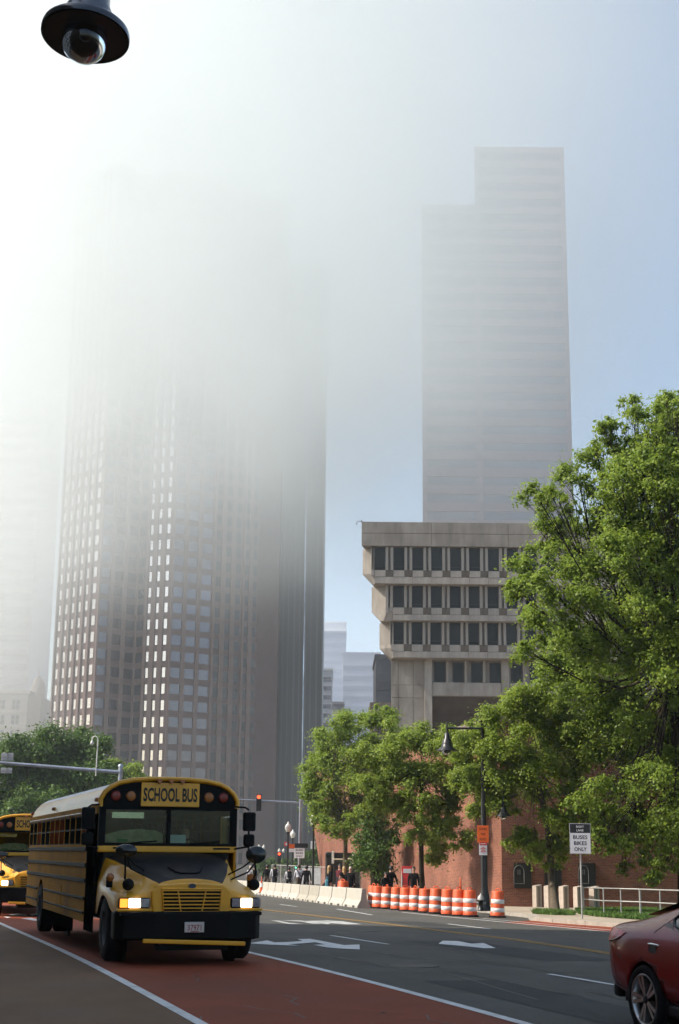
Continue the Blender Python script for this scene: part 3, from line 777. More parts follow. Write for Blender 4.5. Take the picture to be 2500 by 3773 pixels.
block('rooftop_box', 'bright white rooftop box on the far grey block', 1170, 1275, 2296, 655, mat('bright_white', (.8, .8, .76), .6), 8, fl=50)
block('dark_block', 'dark grey slab building tucked behind the concrete pier', 1384, 1470, 2427, 260, GREYD, 18, fl=3.6, mt2=mat('far_dark2', (.035, .035, .04), .4))
block('low_brown_block', 'low brown masonry block under the dark grey slab', 1367, 1470, 2606, 235, BRN, 12, fl=6, mt2=mat('low_brown2', (.12, .085, .07), .8))
# hazy west side: wide pale tower and an old masonry building with paired windows
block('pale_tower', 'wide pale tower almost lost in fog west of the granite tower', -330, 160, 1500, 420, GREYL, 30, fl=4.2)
PST = mat('old_stone', (.36, .32, .29), .8, var=.12, vs=.15)
ob = thing('masonry_building', 'old pale stone building with paired windows and a corner turret', 'building')
Yo = 372.0
oa, obx, oz = PY(-260, 2560, Yo).x, PY(103, 2560, Yo).x, PY(50, 2555, Yo).z
MB().box((oa, Yo, -4), (obx, Yo + 22, oz)).build('wall', PST, ob)
MB().box((oa, Yo - .7, oz), (obx + .5, Yo + 22, oz + .8)).build('cornice', PST, ob)
fh = PY(50, 2573, Yo).z - PY(50, 2629, Yo).z
z = PY(50, 2613, Yo).z; pr = None
for r_ in range(12):
    MB().box((oa, Yo - .35, z - 1.0), (obx + .1, Yo - .002, z - .55)).build('string_course', PST, ob)
    for c in range(9):
        xw = PY(42, 2600, Yo).x - c * 3.85
        if pr is None:
            pr = MB().box((-.1, -.05, 0), (2.3, .02, 2.4)).build('window', TGD, ob, (xw, Yo - .02, z))
            pf = MB().box((-.1, -.1, 0), (.12, -.051, 2.4)).box((.98, -.1, 0), (1.22, -.051, 2.4)).box((2.1, -.1, 0), (2.3, -.051, 2.4)).box((.12, -.1, 1.1), (2.1, -.051, 1.22)).build('frame', PST, pr)
        else:
            wk = inst(pr, ob, (xw, Yo - .02, z)); inst(pf, wk, (0, 0, 0))
    z -= fh
t0, t1 = PY(107, 2520, Yo).x, PY(152, 2520, Yo).x
tz = PY(120, 2565, Yo).z
MB().box((t0, Yo + .5, -4), (t1, Yo + 14, tz)).build('turret_wall', mat('turret_stone', (.21, .165, .145), .8, var=.1, vs=.2), ob)
MB().lathe([(2.0, 0), (2.0, 2.2), (1.6, 4.2), (.7, 5.6), (.12, 6.1), (.1, 8.2)], 14).build('turret_roof', mat('turret_stone', (.2, .2, .2)), ob, (t0 + 1.1, Yo + 6, tz))

# office block on the camera's side of the street: its shadow lies over the bus lane
LB = thing('street_block', 'concrete office block along the shaded side of the street', 'building')
LBX, LBY, LBH = -17.5, 37.5, 36.0
MB().box((-45, -60, -2), (LBX, LBY, LBH)).build('wall', mat('block_wall', (.20, .165, .135), .85, var=.15, vs=.2), LB)
pr = None
for z in np.arange(3, LBH - 2, 3.8):
    for y in np.arange(-50, LBY - 3, 4.2):
        if pr is None: pr = MB().box((-.05, 0, 0), (.06, 2.4, 2.0)).build('window', TGD, LB, (LBX, y, z))
        else: inst(pr, LB, (LBX, y, z))
# ------------------------------------------------------------------ school buses
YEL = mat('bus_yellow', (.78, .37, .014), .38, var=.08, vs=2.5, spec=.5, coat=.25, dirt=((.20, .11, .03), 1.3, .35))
YELS = mat('bus_yellow_shaded', (.52, .24, .012), .75, var=.16, vs=1.6, spec=.12, dirt=((.12, .075, .03), .8, .6))  # darker copy of the bus yellow, with the side's shade in the colour
BWH = mat('bus_roof_white', (.70, .69, .66), .45, var=.12, vs=1.5, dirt=((.42, .40, .36), 1.2, .5))
BBK = mat('bus_black', (.006, .006, .005), .6, var=.2, vs=4, spec=.12)
BMAT = mat('hood_black', (.007, .007, .007), .5, var=.25, vs=3, spec=.22)
RUB = mat('rubber', (.010, .010, .010), .85, var=.3, vs=12, spec=.2)
BGLS = glass('bus_windscreen', (.84, .92, .86), .08, .02, 1.35)
SIDEG = mat('bus_side_glass', (.012, .013, .009), .5, spec=0., var=.4, vs=1.2)
SIDEO = mat('bus_side_glass_reflection', (.16, .04, .014), .5, spec=0., var=.5, vs=3)  # orange glass colour stands in for reflected brick
INT = mat('bus_interior', (.035, .035, .032), .8, var=.3, vs=2)
SEATM = mat('bus_seat', (.03, .022, .015), .7, var=.2, vs=3)
DOORG = mat('door_dark', (.006, .006, .005), .7, spec=0.)
DASH = mat('dash_cover', (.46, .42, .24), .8, var=.25, vs=9)
REDD = mat('lamp_red_dark', (.22, .025, .012), .3, var=.3, vs=30)
AMBD = mat('lamp_amber_dark', (.36, .12, .02), .3, var=.3, vs=30)
AMBL = mat('lamp_amber_lit', (.9, .35, .05), .3, emit=(1, .30, .03), es=1.3)
HEADL = mat('headlight_lit', (.9, .9, .85), .15, emit=(1, .80, .55), es=3.2)
HEADC = mat('headlight_core', (.9, .9, .85), .15, emit=(1, .92, .8), es=14)
LENS = mat('headlight_lens', (.42, .43, .45), .12, metal=.55, var=.3, vs=14)
CHR = mat('chrome', (.55, .55, .55), .12, metal=1.0, var=.1)
PLATE = mat('plate_white', (.55, .50, .45), .5, var=.1)
PLRED = mat('plate_red', (.30, .03, .02), .5)
LETK = mat('letter_black', (.008, .008, .008), .6)
STEEL = mat('wheel_steel', (.10, .10, .10), .5, metal=.6, var=.3)

def disc(b, c, r, d, mi=0, n=20):         # short cylinder facing -y
    b.lathe([(0, 0), (r * .7, .0), (r, -d * .35), (r, -d)], n, mi, True, Matrix.Translation(c) @ Matrix.Rotation(R(90), 4, 'X') @ Matrix.Scale(-1, 4, (0, 0, 1)) if 0 else Matrix.Translation(c) @ Matrix.Rotation(R(90), 4, 'X'), cap=False)
    return b
def make_bus():
    t = thing('school_bus', 'yellow school bus with lit headlights driving in the red bus lane', 'bus')
    W = 1.22; Lb = 10.5
    half = [(W, .50), (W, 2.36), (W - .005, 2.46), (1.19, 2.56), (1.13, 2.67), (1.03, 2.77), (.88, 2.855), (.65, 2.915), (.35, 2.95), (0, 2.96)]
    full = [(-x, z) for x, z in half] + [(x, z) for x, z in half[-2::-1]]
    # roof shell
    prof = [(-x, z) for x, z in half[2:]] + [(x, z) for x, z in half[-2:1:-1]]
    def roofsec(y, dz=0, sx=1, off=0): return [(x * sx, y, (z - 2.46) * (1 if dz == 0 else dz) + 2.46 + off) for x, z in prof]
    b = MB(); n = len(prof)
    def mf(i, k):
        if i < 2 or k < 3 or k > n - 5: return 0
        return 1
    secs = [roofsec(-.16, .93, .99), roofsec(.0), roofsec(.42), roofsec(5), roofsec(Lb - .5), roofsec(Lb - .12, .9, .985), roofsec(Lb, .62, .95)]
    b.loft(secs, mif=mf)
    b.add(secs[-1], [tuple(range(n))], 0)
    # inner skin
    b.loft([[(x * .965, y + .02, (z - 2.46) * .93 + 2.44) for x, y, z in roofsec(-.1)], [(x * .965, Lb - .1, (z - 2.46) * .9 + 2.44) for x, y, z in roofsec(Lb)]], mi=2)
    roof = b.build('roof', [YEL, BWH, INT], t)
    hb = MB().bbox((-.3, 1.0, 2.94), (.3, 1.6, 3.0), .02).build('roof_hatch', BBK, roof)
    for x in (-.2, 0, .2):
        MB().add([(-.05, -.14, 0), (.05, -.14, 0), (.0, -.17, -.075), (-.045, .02, .0), (.045, .02, 0), (0, -.02, -.06), (-.04, -.05, .02), (.04, -.05, .02)],
                 [(0, 2, 1), (3, 4, 5), (0, 3, 5, 2), (1, 2, 5, 4), (0, 1, 7, 6), (6, 7, 4, 3), (0, 6, 3), (1, 4, 7)]).build('marker_lamp', AMBL if 0 else AMBD, roof, (x, -.045, 2.905), fix=True)
    for x, y in ((-1.2, 6.2), (-1.17, Lb - .02), (1.2, .1), (-1.215, .12)):
        MB().bbox((-.05, -.05, -.035), (.05, .05, .035), .02).build('side_marker', AMBD if y < 9 else REDD, roof, (x, y, 2.56))
    # gutters and lower walls, pillars
    for sgn in (-1, 1):
        b = MB(); x0, x1 = sorted((sgn * (W - .04), sgn * W))
        b.box((x0, 1.02 if sgn < 0 else 0.02, .50), (x1, Lb, 1.82)); b.box((x0, .02, 2.33), (x1, Lb, 2.47))
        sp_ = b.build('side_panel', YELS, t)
        boolean_cut(sp_, MB().lathe([(.60, -.3), (.60, .3)], 30, 0, False, Matrix.Translation((sgn * W, 7.7, .50)) @ Matrix.Rotation(R(90), 4, 'Y'), True).build('cut', YELS, None, fix=True))
        ys_ = [1.05 + i * .785 for i in range(13)]
        p0 = None
        for i, y in enumerate(ys_):
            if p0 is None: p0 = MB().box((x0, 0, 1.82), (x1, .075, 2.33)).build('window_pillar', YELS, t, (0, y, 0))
            else: inst(p0, t, (0, y, 0))
            if i == 12: break
            wn = MB().box((-.008, 0, .015), (.008, .71, .255)).box((-.008, 0, .275), (.008, .71, .505)).build('side_window', SIDEO if (sgn < 0 and i in (0, 4, 5, 6, 9)) else SIDEG, t, (sgn * (W - .022), y + .075, 1.82))
            MB().box((-.012, 0, .25), (.014, .71, .28)).box((-.012, 0, 0), (.014, .71, .018)).box((-.012, 0, .488), (.014, .71, .51)).box((-.012, 0, .018), (.014, .02, .488)).box((-.012, .69, .018), (.014, .71, .488)).build('sash', BBK, wn)
        b = MB()
        for i in range(12): b.tube([(sgn * (W + .014), 1.08 + i * .785, 2.365), (sgn * (W + .014), 1.08 + i * .785 + .69, 2.365)], .018, 6)
        b.build('drip_rail_glint', mat('rail_pale', (.7, .62, .45), .4), t)  # pale tone paints the highlight along the gutter
        for z, h_ in ((1.735, .075), (1.46, .075), (1.20, .075), (.90, .05), (.66, .04)):
            y0 = 1.05 if sgn < 0 else .1
            if z < 1.0:
                for ya, yb in ((y0, 7.0), (8.3, Lb)):
                    MB().bbox((-.012, ya, -h_ / 2), (.022, yb, h_ / 2), .01).build('rub_rail', BBK, t, (sgn * (W + .012), 0, z))
            else: MB().bbox((-.012, y0, -h_ / 2), (.022, Lb, h_ / 2), .01).build('rub_rail', BBK, t, (sgn * (W + .012), 0, z))
        MB().lathe([(0, 0), (.64, 0), (.64, .03), (0, .03)], 28, 0, False, Matrix.Translation((sgn * .62, 7.7, .52)) @ Matrix.Rotation(R(90), 4, 'Y'), False).build('wheel_well', RUB, t)
        MB().bbox((sgn * W - .012, 4.2, .58), (sgn * W + .014, 6.4, 1.05), .01).build('luggage_door', YELS, t)
        MB().box((sgn * W - .05, 2.2, .30), (sgn * W - .02, 6.8, .52)).build('skirt', DOORG, t)
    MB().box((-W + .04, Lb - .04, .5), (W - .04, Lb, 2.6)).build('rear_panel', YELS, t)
    MB().bbox((-W, Lb, .45), (W, Lb + .15, .75), .03).build('rear_bumper', BBK, t)
    MB().box((-W + .05, .05, .85), (W - .05, Lb - .05, .95)).box((-.55, .05, .45), (.55, Lb - .05, .85)).build('floor', INT, t)
    s0 = None
    for y in [2.2 + i * .78 for i in range(10)]:
        for x in (-.72, .72):
            if s0 is None: s0 = MB().bbox((-.44, 0, .0), (.44, .12, .75), .04).bbox((-.44, -.42, 0), (.44, 0, .2), .04).build('passenger_seat', SEATM, t, (x, y, 1.15))
            else: inst(s0, t, (x, y, 1.15))
    # entrance door on the kerb side
    dr = MB().box((-W - .006, .06, .38), (-W + .02, 1.0, 2.3)).build('entrance_door', DOORG, t)
    for y in (.12, .56):
        MB().box((-W - .014, y, 1.25), (-W - .007, y + .36, 2.2)).build('door_glass', DOORG, dr); MB().box((-W - .014, y, .5), (-W - .007, y + .36, 1.15)).build('door_glass', DOORG, dr)
    MB().box((W - .03, .05, 1.85), (W - .005, 1.0, 2.3)).build('side_window', BGLS, t)
    # front bulkhead: black header with sign and warning lamps, windscreen frame
    hp = [(-1.14, 2.44), (-1.14, 2.56), (-1.08, 2.67), (-.98, 2.76), (-.84, 2.83), (-.62, 2.875), (-.3, 2.90), (0, 2.905), (.3, 2.90), (.62, 2.875), (.84, 2.83), (.98, 2.76), (1.08, 2.67), (1.14, 2.56), (1.14, 2.44)]
    hd = MB().prism(hp, -.10, .02).build('header_panel', BBK, t, fix=True)
    rim = [(x * 1.045, -.11, (z - 2.44) * 1.03 + 2.445) for x, z in hp]
    MB().tube(rim, .042, 8).build('header_rim', YEL, hd)
    MB().bbox((-.51, -.135, 2.455), (.51, -.098, 2.86), .012).build('sign_board', YEL, hd)
    lettering('SCHOOL BUS', .235, .94, LETK, hd, (0, -.1375, 2.655), bold=.03)
    for x, mt_ in ((-.94, REDD), (-.68, AMBD), (.68, AMBD), (.94, REDD)):
        b = MB(); disc(b, (x, -.112, 2.625), .098, .02, 0); b.build('lamp_housing', LETK, hd)
        b = MB(); disc(b, (x, -.135, 2.625), .083, .03, 0); b.build('warning_lamp', mt_, hd)
    wf = MB()
    for x0, x1 in ((-1.2, -1.09), (-.03, .03), (1.09, 1.2)): wf.box((x0, -.09, 1.80), (x1, .0, 2.44))
    wf.box((-1.09, -.09, 2.40), (-.03, .0, 2.44)).box((.03, -.09, 2.40), (1.09, .0, 2.44)).box((-1.09, -.09, 1.80), (-.03, 0, 1.845)).box((.03, -.09, 1.80), (1.09, 0, 1.845))
    wf.build('windscreen_frame', BBK, t)
    for x0, x1 in ((-1.09, -.03), (.03, 1.09)): MB().box((x0, -.05, 1.845), (x1, -.044, 2.40)).build('windscreen', BGLS, t)
    for x in (-.75, .35): MB().tube([(x, -.10, 1.83), (x + .28, -.10, 1.86), (x + .55, -.1, 1.88)], .012, 5).build('wiper', BBK, t)
    MB().bbox((-1.2, -.11, 1.69), (1.2, .02, 1.797), .02).build('cowl', YEL, t)
    for x in (-.95, .78): MB().box((x, -.116, 1.745), (x + .3, -.109, 1.775)).build('cowl_vent', BBK, t)
    # inside: dash, tan cover, papers, steering wheel, driver's seat
    MB().bbox((-1.1, .02, 1.0), (1.1, .5, 1.80), .05).build('dashboard', INT, t)
    cv = [(-1.05, 1.84), (-1.05, 1.98), (-.8, 2.05), (-.5, 2.08), (-.2, 2.06), (-.06, 2.0), (-.06, 1.84)]
    MB().prism(cv, .10, .16).build('dash_cover', DASH, t, fix=True)
    MB().box((.06, .05, 1.85), (.33, .06, 1.99)).build('paper_sheet', mat('paper', (.7, .8, .82), .6), t)
    MB().box((-.86, .05, 1.86), (-.68, .06, 1.91)).build('green_tag', mat('tag_green', (.06, .3, .08), .6), t)
    MB().tube([(.52 + .22 * math.cos(a), .55 + .1 * math.sin(a), 1.72 + .2 * math.sin(a)) for a in np.linspace(0, 2 * math.pi, 17)], .02, 6).build('steering_wheel', BBK, t)
    MB().bbox((.28, 1.2, 1.0), (.80, 1.35, 2.1), .05).bbox((.28, .8, 1.0), (.8, 1.25, 1.35), .05).build('driver_seat', SEATM, t)
    MB().box((-.95, .12, 2.26), (-.4, .15, 2.36)).build('inside_mirror', CHR, t)
    # hood and fenders
    st = [(.0, 1.71, 1.05, 1.60, (1.10, 1.46), (1.13, 1.31), (1.165, 1.2), (1.18, 1.0), (1.18, .62)),
          (-.28, 1.68, 1.0, 1.57, (1.05, 1.42), (1.10, 1.27), (1.17, 1.185), (1.185, 1.03), (1.185, .74)),
          (-.55, 1.645, .95, 1.535, (1.01, 1.38), (1.08, 1.22), (1.165, 1.17), (1.195, 1.09), (1.195, .99)),
          (-.92, 1.585, .88, 1.48, (.95, 1.33), (1.05, 1.21), (1.165, 1.165), (1.205, 1.11), (1.205, 1.03)),
          (-1.25, 1.525, .79, 1.41, (.87, 1.27), (1.01, 1.19), (1.155, 1.14), (1.195, 1.07), (1.195, .97)),
          (-1.52, 1.457, .70, 1.34, (.80, 1.22), (.98, 1.165), (1.13, 1.12), (1.17, .99), (1.17, .76)),
          (-1.88, 1.345, .56, 1.255, (.70, 1.15), (.90, 1.09), (1.07, 1.05), (1.14, .94), (1.14, .78)),
          (-2.0, 1.285, .50, 1.222, (.63, 1.11), (.82, 1.05), (1.00, 1.01), (1.07, .91), (1.07, .79))]
    def hs(q):
        y, zc, xe, ze, *r = q
        h = [(0, zc), (xe * .35, zc - .004), (xe * .72, zc - .03), (xe, ze)] + list(r)
        return [(-x, y, z) for x, z in h[::-1]] + [(x, y, z) for x, z in h[1:]]
    secs = [hs(q) for q in st]; n = len(secs[0])
    b = MB(); b.loft(secs, mif=lambda i, k: 1 if 5 <= k <= n - 7 else 0)
    ff = [(x * .985, -2.03, z * .985 + .012) for x, y, z in secs[-1]]
    b.loft([secs[-1], ff], mi=0)
    b.add(ff, [tuple(range(n))], 0)
    hood = b.build('hood', [YEL, BMAT], t, fix=True)
    md = hood.modifiers.new('smooth', 'SUBSURF'); md.levels = md.render_levels = 2
    md2 = hood.data.attributes.new('crease_edge', 'FLOAT', 'EDGE')
    for i, e in enumerate(hood.data.edges):
        a, c = (hood.data.vertices[v].co for v in e.vertices)
        md2.data[i].value = .55 if abs(a.y - c.y) > .1 and min(abs(a.z - q) for q in (1.6, 1.535, 1.43, 1.32, 1.255)) < .02 else 0
    MB().tube([(-.28, -1.52, 1.462), (-.2, -1.74, 1.395), (-.12, -1.80, 1.375), (.12, -1.80, 1.375), (.2, -1.74, 1.395), (.28, -1.52, 1.462)], .012, 5).build('hood_crease', BBK, hood)
    # grille
    def trap(z): return .475 - (1.15 - z) * .10
    go = [(-.60, .745), (-.64, 1.10), (-.52, 1.205), (0, 1.235), (.52, 1.205), (.64, 1.10), (.60, .745)]
    gi = MB().prism(go, -2.085, -1.9).build('grille_surround', YEL, t, fix=True)
    bv = gi.modifiers.new('round', 'BEVEL'); bv.width = .025; bv.segments = 2
    MB().add([(-trap(1.135), -2.088, 1.135), (trap(1.135), -2.088, 1.135), (trap(.78), -2.088, .78), (-trap(.78), -2.088, .78)], [(0, 3, 2, 1)]).build('grille_mesh', BBK, gi)
    for k in range(7):
        z = 1.115 - k * .0535
        MB().bbox((-trap(z), -2.112, z - .011), (trap(z), -2.09, z + .011), .006).build('grille_bar', YEL, gi)
    for s_ in (-1, 1): MB().tube([(s_ * .225, -2.10, 1.13), (s_ * .165, -2.10, .785)], .011, 6).build('grille_bar', YEL, gi)
    fr = [(trap(1.14) * a, 1.142 if c else .772) for a, c in ((-1, 1), (1, 1), (.93, 0), (-.93, 0), (-1, 1))]
    MB().tube([(x, -2.10, z) for x, z in fr], .016, 6).build('grille_rim', YEL, gi)
    em = MB().lathe([(0, -.012), (.05, -.012), (.058, 0), (.058, .02)], 20, 0, True, Matrix.Translation((.0, -2.098, 1.185)) @ Matrix.Rotation(R(90), 4, 'X') @ Matrix.Diagonal((1, .62, 1, 1))).build('emblem', mat('emblem_blue', (.02, .035, .07), .3), gi)
    MB().bbox((-.025, -2.116, 1.178), (.025, -2.105, 1.19), .004).build('emblem_mark', CHR, em)
    # headlights
    for s_ in (-1, 1):
        xx_ = lambda a, c: tuple(sorted((s_ * a, s_ * c)))
        hl = MB().bbox((xx_(.64, 1.135)[0], -2.055, .845), (xx_(.64, 1.135)[1], -1.93, 1.005), .03).build('headlight', BBK, t)
        a, c = xx_(.80, .985); MB().bbox((a, -2.075, .855), (c, -2.05, .998), .03).build('lit_bulb', HEADL, hl)
        b = MB(); disc(b, (s_ * .885, -2.078, .927), .058, .012); b.build('lamp_core', HEADC, hl)
        a, c = xx_(.66, .785); MB().bbox((a, -2.068, .86), (c, -2.05, .99), .025).build('lens', LENS, hl)
        a, c = xx_(1.0, 1.12); MB().bbox((a, -2.066, .86), (c, -2.05, .99), .02).build('turn_signal', AMBL if s_ < 0 else LENS, hl)
        MB().bbox((xx_(.6, 1.16)[0], -2.06, .80), (xx_(.6, 1.16)[1], -1.95, .843), .012).build('headlight_sill', YEL, hl)
        b = MB(); b.lathe([(0, -.03), (.06, -.03), (.065, .0), (.065, .06)], 14, 0, True, Matrix.Translation((s_ * 1.165, -1.30, 1.30)) @ Matrix.Rotation(R(90), 4, 'X') @ Matrix.Scale(-1, 4, (0, 0, 1))); b.build('fender_lamp', AMBD, t)
        MB().bbox((s_ * 1.165 - .05, -1.28, 1.14), (s_ * 1.165 + .05, -1.18, 1.30), .02).build('lamp_bracket', BBK, t)
        MB().lathe([(0, 0), (.62, 0), (.62, .04), (0, .04)], 30, 0, False, Matrix.Translation((s_ * .90 - .02, -.92, .53)) @ Matrix.Rotation(R(90), 4, 'Y'), False).build('wheel_well', RUB, t)
    # bumper, plate, crossing bar
    bp = [(-1.17, -1.56), (-1.17, -1.88), (-1.05, -2.08), (-.6, -2.18), (.6, -2.18), (1.05, -2.08), (1.17, -1.88), (1.17, -1.56), (1.0, -1.56), (.95, -1.85), (-.95, -1.85), (-1.0, -1.56)]
    bm_ = MB().prism(bp, .37, .80, axis='z').build('bumper', BBK, t, fix=True)
    bv = bm_.modifiers.new('round', 'BEVEL'); bv.width = .04; bv.segments = 3
    MB().prism([(-1.12, .79), (-.7, .79), (-.52, .73), (.52, .73), (.7, .79), (1.12, .79), (1.12, .74), (-1.12, .74)], -2.16, -2.05).build('bumper_top', BBK, t, fix=True)
    pt = MB().bbox((-.125, -2.216, .49), (.185, -2.202, .645), .01).build('licence_plate', PLATE, bm_)
    lettering('37971', .085, .22, PLRED, pt, (.03, -2.2185, .562), bold=.012)
    MB().box((-.03, -2.2175, .498), (.10, -2.2165, .512)).build('plate_line', PLRED, pt)
    cb_ = MB().bbox((-.78, -2.27, -.033), (.84, -2.22, .033), .015).build('crossing_bar', YEL, t, (0, 0, .345)); cb_.rotation_euler.y = .035
    MB().box((-.5, -2.1, .22), (.6, -1.7, .375)).build('underguard', BBK, t)
    # wheels
    def wheel(x, y, r, wdt, dual=False):
        wr = thing('wheel', None, None, (x, y, r)); wr.parent = t
        s_ = 1 if x > 0 else -1
        M = Matrix.Rotation(R(90) * s_, 4, 'Y')
        MB().lathe([(r * .55, -wdt / 2), (r * .93, -wdt / 2), (r, -wdt * .36), (r, wdt * .36), (r * .93, wdt / 2), (r * .55, wdt / 2)], 32, 0, True, M, False).build('tyre', RUB, wr)
        MB().lathe([(0, wdt * .2), (r * .2, wdt * .3), (r * .25, wdt * .1), (r * .5, wdt * .05), (r * .56, wdt * .46)], 24, 0, True, M, False).build('rim', STEEL, wr)
    for x in (-1.03, 1.03): wheel(x, -.92, .50, .29)
    for x in (-1.09, -.76, .76, 1.09): wheel(x, 7.7, .50, .27)
    MB().tube([(-.9, 7.7, .5), (.9, 7.7, .5)], .12, 10).build('axle', BBK, t); MB().tube([(-.9, -.92, .45), (.9, -.92, .45)], .09, 10).build('axle', BBK, t)
    MB().box((-.7, -1.6, .38), (.7, 1.5, .9)).build('engine_pan', BBK, t)
    # mirrors
    for s_ in (-1, 1):
        mr = MB().bbox((-.11, -.05, 0), (.11, .05, .36 if s_ < 0 else .32), .03).bbox((-.1, -.045, -.26), (.1, .045, -.05), .04).build('side_mirror', BBK, t, (s_ * (1.42 if s_ < 0 else 1.36), -.32, 2.06))
        MB().tube([(s_ * -.26, .25, .42), (s_ * -.06, .05, .40), (0, .03, .36)], .016, 6).tube([(0, .02, .2), (0, .02, -.3)], .016, 6).tube([(0, .02, -.26), (s_ * -.28, .3, -.32)], .016, 6).build('mirror_arm', BBK, mr)
        eg = MB().lathe([(0, -.075), (.09, -.065), (.155, -.02), (.165, .02), (.14, .07), (0, .09)], 18, 0, True, Matrix.Rotation(R(90), 4, 'X') @ Matrix.Diagonal((1.05, .62 if s_ < 0 else .85, 1, 1))).build('crossview_mirror', mat('mirror_egg', (.012, .014, .010), .22, spec=.6), t, (s_ * 1.0 if s_ < 0 else 1.12, -1.72, 1.72 if s_ < 0 else 1.67))
        ex = eg.location.x
        MB().tube([(0, .05, -.06), (0, .0, -.3), (-.02 * s_, .12, -.44)], .016, 6).tube([(0, .05, -.06), (-.16 * s_, .2, -.2), (-.4 * s_, .34, -.34)], .013, 6).tube([(.03, .05, -.1), (-.1 * s_, .1, -.28), (-.36 * s_, .2, -.40)], .013, 6).build('mirror_arm', BBK, eg)
        MB().lathe([(0, -.07), (.075, -.06), (.095, 0), (.08, .07), (0, .09)], 12, 0, True, Matrix.Rotation(R(90), 4, 'X')).build('lower_mirror', BBK, t, (ex + (.03 if s_ < 0 else -.06), -1.86, 1.20))
    return t
bus = make_bus()
p = ST(24.75, 4.95); bus.location = (p.x, p.y, p.z + .02); bus.rotation_euler = (R(-.35), 0, PSI)
bus['group'] = 'school buses in the red lane'
bus2 = copy_tree(bus)
bus2['label'] = 'second yellow school bus following, half hidden behind the first bus'
p = ST(46.0, 4.9); bus2.location = (p.x, p.y, p.z + .06)

